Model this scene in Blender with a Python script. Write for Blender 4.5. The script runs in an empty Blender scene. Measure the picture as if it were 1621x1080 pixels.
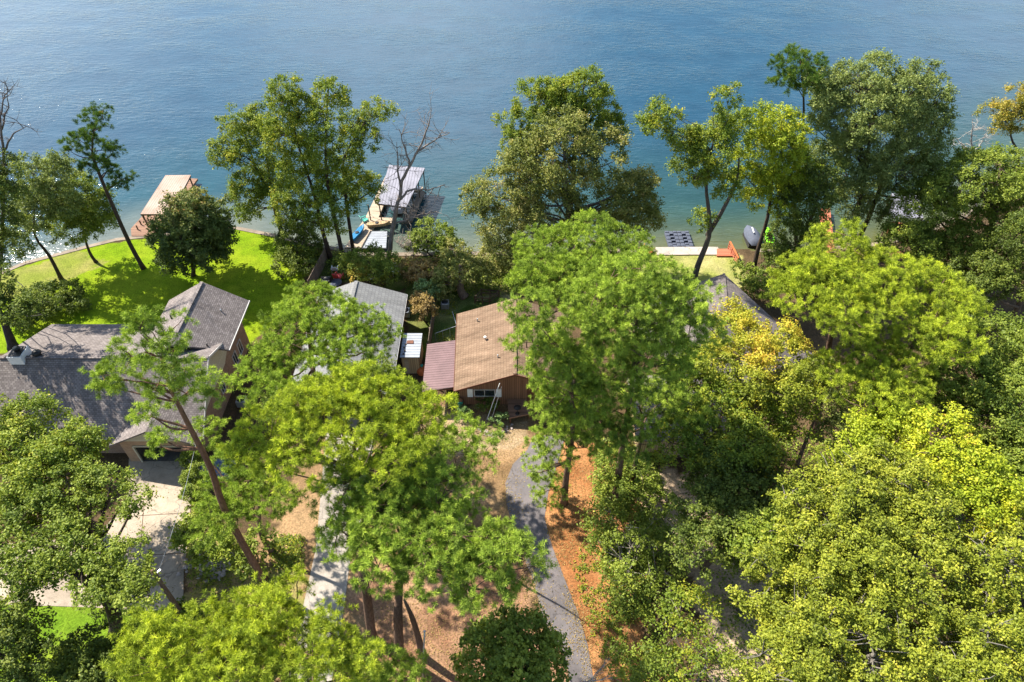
import bpy, math, random
import numpy as np
from mathutils import Vector
random.seed(7); RNG = np.random.default_rng(7)
C = bpy.context.scene.collection
R = math.radians
# ---------------------------------------------------------------- camera, sky, sun, exposure
HCAM, FPX, PITCH = 50.0, 1080.67, 45.0
cam = bpy.data.objects.new('camera', bpy.data.cameras.new('camera')); C.objects.link(cam)
cam.location = (0, 0, HCAM); cam.rotation_euler = (R(90 - PITCH), 0, 0)
cam.data.sensor_width = 36; cam.data.lens = 24; cam.data.clip_end = 3000
bpy.context.scene.camera = cam
SUN_EL, SUN_AZ = R(47), R(-57)            # azimuth from +Y, negative = to the left
world = bpy.data.worlds.new('World'); bpy.context.scene.world = world; world.use_nodes = True
wn = world.node_tree.nodes; sky = wn.new('ShaderNodeTexSky'); sky.sky_type = 'NISHITA'; sky.sun_disc = False
sky.sun_elevation = SUN_EL; sky.sun_rotation = SUN_AZ; sky.air_density = 1.0; sky.dust_density = 0.6; sky.ozone_density = 1.2
bg = wn['Background']; bg.inputs['Strength'].default_value = 0.11
wt = world.node_tree
def wmath(op, a, b=None):
    n = wn.new('ShaderNodeMath'); n.operation = op
    for i, x in enumerate((a, b)):
        if x is None: continue
        if isinstance(x, (int, float)): n.inputs[i].default_value = x
        else: wt.links.new(x, n.inputs[i])
    return n.outputs[0]
tcw = wn.new('ShaderNodeTexCoord'); cmask = None
for az, el, wdt, amt in ((-9, 27, 11, .62), (-35, 15, 10, .3), (35, 20, 9, .25)):   # soft bright clouds added in the unseen sky to put sheen on the lake
    dv = (math.sin(R(az)) * math.cos(R(el)), math.cos(R(az)) * math.cos(R(el)), math.sin(R(el)))
    dt = wn.new('ShaderNodeVectorMath'); dt.operation = 'DOT_PRODUCT'; wt.links.new(tcw.outputs['Generated'], dt.inputs[0]); dt.inputs[1].default_value = dv
    mr = wn.new('ShaderNodeMapRange'); mr.interpolation_type = 'SMOOTHERSTEP'; wt.links.new(dt.outputs['Value'], mr.inputs[0])
    mr.inputs[1].default_value = math.cos(R(wdt * 1.6)); mr.inputs[2].default_value = 1.0; mr.inputs[3].default_value = 0; mr.inputs[4].default_value = amt
    cmask = mr.outputs[0] if cmask is None else wmath('MAXIMUM', cmask, mr.outputs[0])
cn = wn.new('ShaderNodeTexNoise'); cn.inputs['Scale'].default_value = 5; cn.inputs['Detail'].default_value = 6; wt.links.new(tcw.outputs['Generated'], cn.inputs['Vector'])
cmask = wmath('MULTIPLY', cmask, wmath('ADD', cn.outputs[0], .45))
cmx = wn.new('ShaderNodeMix'); cmx.data_type = 'RGBA'; wt.links.new(cmask, cmx.inputs[0]); wt.links.new(sky.outputs[0], cmx.inputs[6]); cmx.inputs[7].default_value = (13, 13.2, 13.6, 1)
wt.links.new(cmx.outputs[2], bg.inputs[0])
sl = bpy.data.lights.new('sun', 'SUN'); sl.energy = 5.0; sl.angle = R(0.53); sl.color = (1, .94, .83)
so = bpy.data.objects.new('sun', sl); C.objects.link(so)
sdir = Vector((math.sin(SUN_AZ) * math.cos(SUN_EL), math.cos(SUN_AZ) * math.cos(SUN_EL), math.sin(SUN_EL)))
so.rotation_euler = sdir.to_track_quat('Z', 'Y').to_euler(); so.location = sdir * 200
vs = bpy.context.scene.view_settings
vs.view_transform = 'Standard'; vs.look = 'None'; vs.gamma = 1; vs.exposure = 1.33
WZ = -0.55                                  # lake level

# ---------------------------------------------------------------- survey: photo sighting -> ground point
S2 = 2 ** -.5
def ray(px, py):
    u = (px - 810.5) / FPX; v = (540 - py) / FPX
    return np.array([u, S2 * (1 + v), -S2 * (1 - v)])
def P(px, py, z=0.0):
    d = ray(px, py); t = (HCAM - z) / -d[2]
    return np.array([d[0] * t, d[1] * t, z])
def PY(px, py, y):
    d = ray(px, py); t = y / d[1]
    return np.array([d[0] * t, y, HCAM + d[2] * t])
def depth(p): return (p[1] + (HCAM - p[2])) * S2

# ---------------------------------------------------------------- materials
MATS = {}
def new_mat(name):
    m = bpy.data.materials.new(name); m.use_nodes = True
    nt = m.node_tree; nt.nodes.clear()
    out = nt.nodes.new('ShaderNodeOutputMaterial')
    return m, nt, out
def col4(c): return (c[0], c[1], c[2], 1)
def ramp(nt, stops, fac):
    r = nt.nodes.new('ShaderNodeValToRGB'); e = r.color_ramp.elements
    e[0].position, e[0].color = stops[0][0], col4(stops[0][1])
    e[1].position, e[1].color = stops[-1][0], col4(stops[-1][1])
    for p, c in stops[1:-1]:
        x = e.new(p); x.color = col4(c)
    nt.links.new(fac, r.inputs[0]); return r.outputs[0]
def noise(nt, scale, detail=4, vec=None, rough=.6, dist=0):
    n = nt.nodes.new('ShaderNodeTexNoise'); n.inputs['Scale'].default_value = scale
    n.inputs['Detail'].default_value = detail; n.inputs['Roughness'].default_value = rough
    n.inputs['Distortion'].default_value = dist
    if vec is not None: nt.links.new(vec, n.inputs['Vector'])
    return n.outputs[0]
def coords(nt, kind='Object', scale=None):
    t = nt.nodes.new('ShaderNodeTexCoord').outputs[kind]
    if scale:
        m = nt.nodes.new('ShaderNodeMapping'); m.inputs['Scale'].default_value = scale
        nt.links.new(t, m.inputs[0]); return m.outputs[0]
    return t
def math_n(nt, op, a, b=None, c=None):
    n = nt.nodes.new('ShaderNodeMath'); n.operation = op
    for i, x in enumerate((a, b, c)):
        if x is None: continue
        if isinstance(x, (int, float)): n.inputs[i].default_value = x
        else: nt.links.new(x, n.inputs[i])
    return n.outputs[0]
def mixc(nt, fac, a, b, mode='MIX'):
    n = nt.nodes.new('ShaderNodeMix'); n.data_type = 'RGBA'; n.blend_type = mode
    for idx, x in ((0, fac), (6, a), (7, b)):
        if isinstance(x, (int, float)): n.inputs[idx].default_value = x
        elif isinstance(x, tuple): n.inputs[idx].default_value = col4(x)
        else: nt.links.new(x, n.inputs[idx])
    return n.outputs[2]
def princ(nt, out, color, rough=.8, metal=0, bump=None, bstr=.3, bdist=.05, spec=.3):
    b = nt.nodes.new('ShaderNodeBsdfPrincipled')
    if isinstance(color, tuple): b.inputs['Base Color'].default_value = col4(color)
    else: nt.links.new(color, b.inputs['Base Color'])
    if isinstance(rough, (int, float)): b.inputs['Roughness'].default_value = rough
    else: nt.links.new(rough, b.inputs['Roughness'])
    b.inputs['Metallic'].default_value = metal
    b.inputs['Specular IOR Level'].default_value = spec
    if bump is not None:
        n = nt.nodes.new('ShaderNodeBump'); n.inputs['Strength'].default_value = bstr; n.inputs['Distance'].default_value = bdist
        nt.links.new(bump, n.inputs['Height']); nt.links.new(n.outputs[0], b.inputs['Normal'])
    nt.links.new(b.outputs[0], out.inputs[0]); return b

def plain(name, c, rough=.7, metal=0, var=.25, scale=3, spec=.3):
    """paint / plastic / cloth with weathering variation"""
    if name in MATS: return MATS[name]
    m, nt, out = new_mat(name)
    f = noise(nt, scale, 5, coords(nt))
    c0 = tuple(x * (1 - var) for x in c); c1 = tuple(min(1, x * (1 + var)) for x in c)
    princ(nt, out, ramp(nt, [(.3, c0), (.7, c1)], f), rough, metal, f, .15, .02, spec)
    MATS[name] = m; return m

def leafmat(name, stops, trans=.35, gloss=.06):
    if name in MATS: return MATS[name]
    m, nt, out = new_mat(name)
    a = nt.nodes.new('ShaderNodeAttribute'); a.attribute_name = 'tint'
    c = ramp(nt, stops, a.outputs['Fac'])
    d = nt.nodes.new('ShaderNodeBsdfDiffuse'); nt.links.new(c, d.inputs[0])
    t = nt.nodes.new('ShaderNodeBsdfTranslucent')
    ct = mixc(nt, 1.0, c, (1.5, 1.5, .7), 'MULTIPLY'); nt.links.new(ct, t.inputs[0])
    mx = nt.nodes.new('ShaderNodeMixShader'); mx.inputs[0].default_value = trans
    nt.links.new(d.outputs[0], mx.inputs[1]); nt.links.new(t.outputs[0], mx.inputs[2])
    g = nt.nodes.new('ShaderNodeBsdfGlossy'); g.inputs['Roughness'].default_value = .5; g.inputs[0].default_value = (1, 1, 1, 1)
    m2 = nt.nodes.new('ShaderNodeMixShader'); m2.inputs[0].default_value = gloss
    nt.links.new(mx.outputs[0], m2.inputs[1]); nt.links.new(g.outputs[0], m2.inputs[2])
    nt.links.new(m2.outputs[0], out.inputs[0]); MATS[name] = m; return m

def shingle(name, c0, c1, rows=.1, streak=.25):
    m, nt, out = new_mat(name); uv = coords(nt, 'UV')
    b = nt.nodes.new('ShaderNodeTexBrick'); nt.links.new(uv, b.inputs['Vector'])
    b.inputs['Scale'].default_value = 1; b.inputs['Brick Width'].default_value = .3; b.inputs['Row Height'].default_value = rows * 1.7
    b.inputs['Mortar Size'].default_value = .02; b.inputs['Mortar Smooth'].default_value = .3; b.inputs['Bias'].default_value = 0
    b.inputs['Color1'].default_value = col4(c0); b.inputs['Color2'].default_value = col4(c1)
    b.inputs['Mortar'].default_value = col4(tuple(x * .68 for x in c0))
    f = noise(nt, .6, 6, coords(nt, 'UV', (1.6, .35, 1)), .75)
    c = mixc(nt, min(1, streak * 2.4), b.outputs[0], ramp(nt, [(.3, (.45, .44, .42)), (.7, (1.25, 1.25, 1.25))], f), 'MULTIPLY')
    c = mixc(nt, .35, c, ramp(nt, [(.3, (.6, .6, .6)), (.7, (1.3, 1.3, 1.3))], noise(nt, 26, 2, uv)), 'MULTIPLY')
    princ(nt, out, c, .95, 0, b.outputs[1], -.5, .02, .15); MATS[name] = m; return m

def ribbed(name, c, pitch=.3, rough=.45, metal=.2, rust=None, axis=0):
    m, nt, out = new_mat(name); uv = coords(nt, 'UV')
    s = nt.nodes.new('ShaderNodeSeparateXYZ'); nt.links.new(uv, s.inputs[0])
    fr = math_n(nt, 'FRACT', math_n(nt, 'DIVIDE', s.outputs[axis], pitch))
    rib = math_n(nt, 'LESS_THAN', math_n(nt, 'ABSOLUTE', math_n(nt, 'SUBTRACT', fr, .5)), .13)
    f = noise(nt, .7, 6, uv, .7)
    base = ramp(nt, [(.3, tuple(x * .75 for x in c)), (.65, tuple(min(1, x * 1.15) for x in c))], f)
    if rust:
        base = mixc(nt, ramp(nt, [(.42, (0, 0, 0)), (.62, (1, 1, 1))], noise(nt, .35, 6, uv, .7)), base, rust)
    cc = mixc(nt, math_n(nt, 'MULTIPLY', rib, .55), base, tuple(x * .35 for x in c))
    princ(nt, out, cc, rough, metal, rib, .8, .03); MATS[name] = m; return m

def boards(name, c, pitch=.15, axis=0, var=.3, rough=.85):
    m, nt, out = new_mat(name); uv = coords(nt, 'UV')
    s = nt.nodes.new('ShaderNodeSeparateXYZ'); nt.links.new(uv, s.inputs[0])
    d = math_n(nt, 'DIVIDE', s.outputs[axis], pitch)
    fr = math_n(nt, 'FRACT', d); fl = math_n(nt, 'FLOOR', d)
    w = nt.nodes.new('ShaderNodeTexWhiteNoise'); w.noise_dimensions = '1D'; nt.links.new(fl, w.inputs['W'])
    gap = math_n(nt, 'GREATER_THAN', math_n(nt, 'ABSOLUTE', math_n(nt, 'SUBTRACT', fr, .5)), .44)
    f = noise(nt, 2, 6, coords(nt, 'UV', (8, 1, 1) if axis == 0 else (1, 8, 1)), .7)
    v = math_n(nt, 'ADD', math_n(nt, 'MULTIPLY', w.outputs[0], .5), math_n(nt, 'MULTIPLY', f, .6))
    base = ramp(nt, [(.2, tuple(x * (1 - var) for x in c)), (.85, tuple(min(1, x * (1 + var)) for x in c))], v)
    cc = mixc(nt, gap, base, tuple(x * .15 for x in c))
    princ(nt, out, cc, rough, 0, math_n(nt, 'SUBTRACT', f, gap), .5, .02, .2); MATS[name] = m; return m

def brick(name, c0, c1, mortar):
    m, nt, out = new_mat(name); uv = coords(nt, 'UV')
    b = nt.nodes.new('ShaderNodeTexBrick'); nt.links.new(uv, b.inputs['Vector'])
    b.inputs['Scale'].default_value = 1; b.inputs['Brick Width'].default_value = .24; b.inputs['Row Height'].default_value = .085
    b.inputs['Mortar Size'].default_value = .009
    b.inputs['Color1'].default_value = col4(c0); b.inputs['Color2'].default_value = col4(c1); b.inputs['Mortar'].default_value = col4(mortar)
    c = mixc(nt, .4, b.outputs[0], ramp(nt, [(.3, (.55, .55, .55)), (.7, (1.3, 1.3, 1.3))], noise(nt, 1.2, 6, uv, .7)), 'MULTIPLY')
    princ(nt, out, c, .9, 0, b.outputs[1], -.3, .01, .2); MATS[name] = m; return m

def glassmat():
    m, nt, out = new_mat('window_glass'); b = princ(nt, out, (.02, .025, .03), .08, 0, spec=.8); MATS['glass'] = m; return m

def concrete(name, c, stain=(.5, .46, .4), crack=.5):
    m, nt, out = new_mat(name); o = coords(nt)
    big = noise(nt, .22, 6, o, .65, .4); fine = noise(nt, 9, 5, o)
    base = ramp(nt, [(.3, tuple(x * .6 for x in c)), (.5, c), (.72, tuple(min(1, x * 1.22) for x in c))], big)
    base = mixc(nt, .5, base, ramp(nt, [(.3, (.75, .75, .75)), (.7, (1.2, 1.2, 1.2))], fine), 'MULTIPLY')
    base = mixc(nt, .5, base, ramp(nt, [(.45, (1, 1, 1)), (.7, stain)], noise(nt, .9, 6, o, .75, .8)), 'MULTIPLY')
    v = nt.nodes.new('ShaderNodeTexVoronoi'); v.feature = 'DISTANCE_TO_EDGE'; v.inputs['Scale'].default_value = .32
    mp = nt.nodes.new('ShaderNodeVectorMath'); mp.operation = 'ADD'
    nz = nt.nodes.new('ShaderNodeTexNoise'); nz.inputs['Scale'].default_value = 1.3; nt.links.new(o, nz.inputs['Vector'])
    nt.links.new(o, mp.inputs[0]); nt.links.new(nz.outputs[1], mp.inputs[1]); nt.links.new(mp.outputs[0], v.inputs['Vector'])
    cr = math_n(nt, 'LESS_THAN', v.outputs[0], .008)
    base = mixc(nt, math_n(nt, 'MULTIPLY', cr, crack), base, tuple(x * .25 for x in c))
    princ(nt, out, base, .9, 0, fine, .25, .01, .2); MATS[name] = m; return m

def barkmat(name, c):
    if name in MATS: return MATS[name]
    m, nt, out = new_mat(name)
    f = noise(nt, 5, 6, coords(nt, 'Object', (1.6, 1.6, .35)), .75)
    princ(nt, out, ramp(nt, [(.3, tuple(x * .4 for x in c)), (.55, c), (.75, tuple(x * 1.5 for x in c))], f), .95, 0, f, .8, .06, .1)
    MATS[name] = m; return m

# ---------------------------------------------------------------- object helpers
def tag(o, label=None, cat=None, group=None, kind=None):
    if label: o['label'] = label
    if cat: o['category'] = cat
    if group: o['group'] = group
    if kind: o['kind'] = kind
    return o
def empty(name, loc, label, cat, group=None):
    e = bpy.data.objects.new(name, None); C.objects.link(e); e.location = tuple(float(x) for x in loc); e.empty_display_size = .5
    return tag(e, label, cat, group)
def v3(a): return tuple(float(x) for x in a)
class MB:
    """collects faces and builds ONE mesh object, with uv in metres on each face"""
    def __init__(s): s.v = []; s.f = []; s.sm = []
    def poly(s, pts, smooth=False):
        i = len(s.v); s.v += [v3(p) for p in pts]; s.f.append(tuple(range(i, i + len(pts)))); s.sm.append(smooth); return s
    def mesh(s, vs_, fs, smooth=False):
        i = len(s.v); s.v += [v3(p) for p in vs_]
        for f in fs: s.f.append(tuple(i + k for k in f)); s.sm.append(smooth)
        return s
    def box(s, lo, hi, rz=0, org=(0, 0)):
        x0, y0, z0 = lo; x1, y1, z1 = hi
        p = [(x0, y0, z0), (x1, y0, z0), (x1, y1, z0), (x0, y1, z0), (x0, y0, z1), (x1, y0, z1), (x1, y1, z1), (x0, y1, z1)]
        if rz:
            c, q = math.cos(rz), math.sin(rz); ox, oy = org
            p = [(ox + (x - ox) * c - (y - oy) * q, oy + (x - ox) * q + (y - oy) * c, z) for x, y, z in p]
        return s.mesh(p, [(3, 2, 1, 0), (4, 5, 6, 7), (0, 1, 5, 4), (1, 2, 6, 5), (2, 3, 7, 6), (3, 0, 4, 7)])
    def bar(s, a, b, w, h=None, up=(0, 0, 1)):
        """square bar from a to b"""
        a = Vector(a); b = Vector(b); h = h or w; d = (b - a).normalized(); u = Vector(up)
        if abs(d.dot(u)) > .95: u = Vector((1, 0, 0))
        x = d.cross(u).normalized() * w / 2; y = x.cross(d).normalized() * h / 2
        p = [a - x - y, a + x - y, a + x + y, a - x + y, b - x - y, b + x - y, b + x + y, b - x + y]
        return s.mesh(p, [(3, 2, 1, 0), (4, 5, 6, 7), (0, 1, 5, 4), (1, 2, 6, 5), (2, 3, 7, 6), (3, 0, 4, 7)])
    def slab(s, pts, t):
        """thick plate: top polygon pts (ccw from above), thickness t downward"""
        n = len(pts); top = [tuple(p) for p in pts]; bot = [(p[0], p[1], p[2] - t) for p in pts]
        s.mesh(top + bot, [tuple(range(n)), tuple(range(2 * n - 1, n - 1, -1))] + [(i, n + i, n + (i + 1) % n, (i + 1) % n) for i in range(n)]); return s
    def tube(s, pts, rad, n=7, cap=True):
        pts = [Vector(p) for p in pts]; vs_ = []; fs = []
        u = None
        for i, p in enumerate(pts):
            d = (pts[min(i + 1, len(pts) - 1)] - pts[max(i - 1, 0)])
            d = d.normalized() if d.length > 1e-6 else Vector((0, 0, 1))
            if u is None:
                u = d.cross(Vector((.31, .95, .05))); u = u.normalized() if u.length > .05 else d.cross(Vector((1, 0, 0))).normalized()
            else: u = (u - d * u.dot(d)).normalized()
            w = d.cross(u); r = rad[i] if hasattr(rad, '__len__') else rad
            for k in range(n):
                a = 2 * math.pi * k / n; vs_.append(p + (u * math.cos(a) + w * math.sin(a)) * r)
        for i in range(len(pts) - 1):
            for k in range(n):
                fs.append((i * n + k, i * n + (k + 1) % n, (i + 1) * n + (k + 1) % n, (i + 1) * n + k))
        if cap: fs.append(tuple(range(n - 1, -1, -1))); fs.append(tuple((len(pts) - 1) * n + k for k in range(n)))
        return s.mesh(vs_, fs, True)
    def lathe(s, c, prof, n=16):
        c = Vector(c); vs_ = []; fs = []
        for z, r in prof:
            for k in range(n):
                a = 2 * math.pi * k / n; vs_.append(c + Vector((r * math.cos(a), r * math.sin(a), z)))
        for i in range(len(prof) - 1):
            for k in range(n): fs.append((i * n + k, i * n + (k + 1) % n, (i + 1) * n + (k + 1) % n, (i + 1) * n + k))
        fs.append(tuple(range(n - 1, -1, -1))); fs.append(tuple((len(prof) - 1) * n + k for k in range(n)))
        return s.mesh(vs_, fs, True)
    def build(s, name, mat, parent=None, label=None, cat=None, group=None, kind=None, bevel=0):
        org = np.array(parent.location) if parent is not None and parent.parent is None and parent.type == 'EMPTY' else None
        o_parent = parent
        root = parent
        while root is not None and root.parent is not None: root = root.parent
        base = np.array(root.location) if root is not None else np.zeros(3)
        me = bpy.data.meshes.new(name)
        vv = np.array(s.v, float) - base
        me.from_pydata([tuple(p) for p in vv], [], s.f); me.update()
        uvl = me.uv_layers.new(name='UVMap'); co = vv
        uvs = np.zeros((len(me.loops), 2)); 
        for p in me.polygons:
            n = p.normal
            if abs(n.z) > .999: a = Vector((1, 0, 0)); b = Vector((0, 1, 0))
            else:
                a = Vector((0, 0, 1)).cross(n).normalized(); b = n.cross(a)
            for li, vi in zip(p.loop_indices, p.vertices):
                q = Vector(co[vi]); uvs[li] = (q.dot(a), q.dot(b))
        uvl.data.foreach_set('uv', uvs.ravel())
        me.polygons.foreach_set('use_smooth', s.sm)
        me.materials.append(mat)
        o = bpy.data.objects.new(name, me); C.objects.link(o)
        if root is not None: o.parent = o_parent
        if bevel:
            b_ = o.modifiers.new('b', 'BEVEL'); b_.width = bevel; b_.segments = 2
        return tag(o, label, cat, group, kind)

# ---------------------------------------------------------------- shore line, ground, lake
shore_px = [(-500, 600), (0, 434), (40, 417), (90, 404), (140, 391), (185, 380), (230, 375), (300, 369), (375, 362), (440, 375), (480, 386), (540, 396),
            (575, 404), (760, 402), (1030, 395), (1150, 395), (1200, 397), (1290, 397), (1400, 386), (1480, 362), (1621, 300), (2000, 150)]
SH = np.array([P(x, y, 0)[:2] for x, y in shore_px])
def yshore(x): return np.interp(x, SH[:, 0], SH[:, 1])
def inpoly(X, Y, poly):
    inside = np.zeros(X.shape, bool); n = len(poly)
    for i in range(n):
        x0, y0 = poly[i]; x1, y1 = poly[(i + 1) % n]
        if y0 == y1: continue
        c = ((y0 > Y) != (y1 > Y)) & (X < (x1 - x0) * (Y - y0) / (y1 - y0) + x0); inside ^= c
    return inside
def vnoise(X, Y, s, seed):
    r = np.random.default_rng(seed); T = r.random((64, 64)); x = X / s + 1000; y = Y / s + 1000
    xi = np.floor(x).astype(int); yi = np.floor(y).astype(int); fx = x - xi; fy = y - yi
    fx = fx * fx * (3 - 2 * fx); fy = fy * fy * (3 - 2 * fy)
    g = lambda a, b: T[a % 64, b % 64]
    return (g(xi, yi) * (1 - fx) + g(xi + 1, yi) * fx) * (1 - fy) + (g(xi, yi + 1) * (1 - fx) + g(xi + 1, yi + 1) * fx) * fy
def wpoly(pts, z=0): return [tuple(P(x, y, z)[:2]) for x, y in pts]

ZONES = [  # (sighted outline, colour a, colour b, rag, patchiness)
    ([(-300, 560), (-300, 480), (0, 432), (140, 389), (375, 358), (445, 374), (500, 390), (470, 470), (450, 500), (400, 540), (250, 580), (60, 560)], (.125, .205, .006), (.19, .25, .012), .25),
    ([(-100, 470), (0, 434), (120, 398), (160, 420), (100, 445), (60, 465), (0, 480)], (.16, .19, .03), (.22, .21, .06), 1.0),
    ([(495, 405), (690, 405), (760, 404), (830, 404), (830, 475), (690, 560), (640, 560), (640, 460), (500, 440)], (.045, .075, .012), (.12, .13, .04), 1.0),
    ([(700, 400), (830, 400), (860, 440), (800, 470), (740, 470)], (.17, .19, .05), (.26, .23, .11), 1.0),
    ([(690, 470), (730, 465), (760, 470), (724, 500), (724, 550), (690, 550)], (.09, .13, .03), (.2, .2, .07), .8),
    ([(1000, 402), (1170, 402), (1180, 440), (1150, 500), (1000, 520), (980, 450)], (.2, .22, .05), (.32, .29, .12), .5),
    ([(640, 640), (860, 640), (880, 720), (850, 800), (700, 900), (620, 1080), (500, 1200), (280, 1200), (290, 970), (280, 900), (420, 850), (500, 700)], (.16, .10, .05), (.30, .195, .105), .8),
    ([(290, 860), (380, 860), (420, 900), (480, 900), (470, 980), (400, 1050), (290, 1050)], (.17, .18, .04), (.3, .22, .1), 1.2),
    ([(-100, 940), (240, 960), (300, 955), (310, 1010), (240, 1100), (100, 1200), (-100, 1200)], (.10, .18, .012), (.17, .23, .02), .6),
    ([(560, 900), (640, 880), (840, 880), (860, 1000), (900, 1100), (700, 1300), (600, 1200), (560, 1000)], (.19, .10, .06), (.33, .20, .12), 1.0),
    ([(860, 700), (1000, 700), (1010, 800), (1010, 900), (1020, 1000), (1060, 1120), (950, 1150), (900, 950), (850, 830)], (.25, .105, .04), (.39, .19, .08), .8),
    ([(1030, 745), (1120, 735), (1130, 790), (1110, 850), (1180, 930), (1250, 1080), (1300, 1200), (1120, 1200), (1130, 1000), (1080, 900), (1010, 850), (1010, 790)], (.30, .22, .145), (.44, .34, .24), .9),
    ([(640, 690), (700, 660), (830, 655), (840, 700), (760, 720), (680, 720)], (.21, .15, .085), (.34, .25, .155), .9),
]
def ground_colour(X, Y):
    nx = (vnoise(X, Y, 1.7, 1) - .5) * 2 + (vnoise(X, Y, .6, 2) - .5); ny = (vnoise(X, Y, 1.7, 3) - .5) * 2 + (vnoise(X, Y, .6, 4) - .5)
    a = vnoise(X, Y, 2.6, 5) * .6 + vnoise(X, Y, .8, 6) * .4
    def lerp(c0, c1, t): return np.array(c0)[None] * (1 - t[:, None]) + np.array(c1)[None] * t[:, None]
    col = lerp((.05, .036, .02), (.12, .08, .045), a)
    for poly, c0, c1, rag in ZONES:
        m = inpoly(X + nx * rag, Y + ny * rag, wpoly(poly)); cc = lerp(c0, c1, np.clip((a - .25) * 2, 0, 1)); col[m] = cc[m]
    return col
def grid(xs, ys):
    X, Y = np.meshgrid(xs, ys); nx, ny = len(xs), len(ys)
    i = (np.arange(ny - 1)[:, None] * nx + np.arange(nx - 1)[None]).ravel()
    return X.ravel(), Y.ravel(), np.stack([i, i + 1, i + nx + 1, i + nx], 1)
def npmesh(name, verts, quads, mat, smooth=False):
    me = bpy.data.meshes.new(name); k = quads.shape[1]
    me.vertices.add(len(verts)); me.vertices.foreach_set('co', np.ascontiguousarray(verts, np.float32).ravel())
    me.loops.add(quads.size); me.loops.foreach_set('vertex_index', np.ascontiguousarray(quads, np.int32).ravel())
    me.polygons.add(len(quads)); me.polygons.foreach_set('loop_start', np.arange(0, quads.size, k, dtype=np.int32))
    me.update(calc_edges=True)
    me.polygons.foreach_set('use_smooth', np.full(len(quads), smooth)); me.materials.append(mat); return me

def ground():
    xs = np.concatenate([[-900, -400, -180, -110], np.arange(-80, 80.01, .35), [110, 180, 400, 900]])
    ys = np.concatenate([[-600, -200, -60, -15], np.arange(-2, 84, .35), [95, 140]])
    X, Y, Q = grid(xs, ys)
    d = Y - yshore(X)
    Z = np.where(d > .25, np.maximum(-4, -.9 - (d - .25) * .25), 0) 
    m, nt, out = new_mat('ground_cover')
    at = nt.nodes.new('ShaderNodeAttribute'); at.attribute_name = 'cover'; o = coords(nt)
    f1 = noise(nt, .9, 8, o, .75); f2 = noise(nt, 6.5, 5, o, .75)
    c = mixc(nt, .8, at.outputs['Color'], ramp(nt, [(.3, (.6, .62, .6)), (.5, (1, 1, 1)), (.7, (1.4, 1.3, 1.25))], f1), 'MULTIPLY')
    c = mixc(nt, .8, c, ramp(nt, [(.32, (.38, .38, .38)), (.68, (1.6, 1.6, 1.55))], f2), 'MULTIPLY')
    princ(nt, out, c, 1, 0, math_n(nt, 'ADD', f1, f2), .7, .08, .05)
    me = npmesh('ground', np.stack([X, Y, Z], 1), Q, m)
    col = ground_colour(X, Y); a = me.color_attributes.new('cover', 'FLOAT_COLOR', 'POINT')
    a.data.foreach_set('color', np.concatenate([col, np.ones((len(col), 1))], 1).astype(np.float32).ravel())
    o = bpy.data.objects.new('ground', me); C.objects.link(o); o['kind'] = 'structure'
ground()

def lake():
    xs = np.concatenate([[-1500, -500, -200], np.arange(-90, 90.1, 1.0), [200, 500, 1500]])
    ys = np.concatenate([np.arange(40, 110, .8), np.arange(110, 200, 4), [260, 400, 800, 2000]])
    X, Y, Q = grid(xs, ys); d = Y - yshore(X)
    w = np.clip(1 - d / (9 + 5 * vnoise(X, Y, 9, 11)), 0, 1) ** 1.3
    m, nt, out = new_mat('lake_water')
    at = nt.nodes.new('ShaderNodeAttribute'); at.attribute_name = 'shallow'; o = coords(nt)
    wob = noise(nt, .25, 4, o)
    c = mixc(nt, 1.0, at.outputs['Color'], ramp(nt, [(.3, (.8, .85, .85)), (.7, (1.2, 1.15, 1.1))], wob), 'MULTIPLY')
    def rot(sc, ang):
        mm = nt.nodes.new('ShaderNodeMapping'); mm.inputs['Scale'].default_value = sc; mm.inputs['Rotation'].default_value = (0, 0, R(ang)); nt.links.new(o, mm.inputs[0]); return mm.outputs[0]
    n1 = noise(nt, 1.0, 3, rot((.65, 2.0, 1), 8), .55, .3); n2 = noise(nt, 3.0, 3, rot((.6, 1.4, 1), -14), .6, .4); n3 = noise(nt, .12, 3, rot((.5, 1, 1), 20), .5)
    gust = ramp(nt, [(.35, (.35, .35, .35)), (.65, (1, 1, 1))], n3)
    h = math_n(nt, 'ADD', math_n(nt, 'MULTIPLY', n1, 1.0), math_n(nt, 'MULTIPLY', n2, .32)); h = math_n(nt, 'MULTIPLY', h, gust)
    princ(nt, out, c, .13, 0, h, .42, .28, .26)
    me = npmesh('lake', np.stack([X, Y, np.full(len(X), WZ)], 1), Q, m)
    deep = np.array([.010, .046, .080]); far = np.array([.012, .062, .11])
    t = np.clip((X + 40) / 80, 0, 1)[:, None]
    sh_c = np.array([.13, .14, .115]) * (1 - t) + np.array([.085, .085, .024]) * t
    mid = (np.array([.012, .056, .068]) * (1 - np.clip((X + 40) / 80, 0, 1)[:, None]) + np.array([.024, .055, .028]) * np.clip((X + 40) / 80, 0, 1)[:, None]); wm = np.clip(1 - d / 32, 0, 1)[:, None]
    body = deep * (1 - wm) + mid * wm
    col = body * (1 - w[:, None]) + sh_c * w[:, None]
    a = me.color_attributes.new('shallow', 'FLOAT_COLOR', 'POINT')
    a.data.foreach_set('color', np.concatenate([col, np.ones((len(col), 1))], 1).astype(np.float32).ravel())
    ob = bpy.data.objects.new('lake', me); C.objects.link(ob); ob['kind'] = 'structure'
lake()

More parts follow.
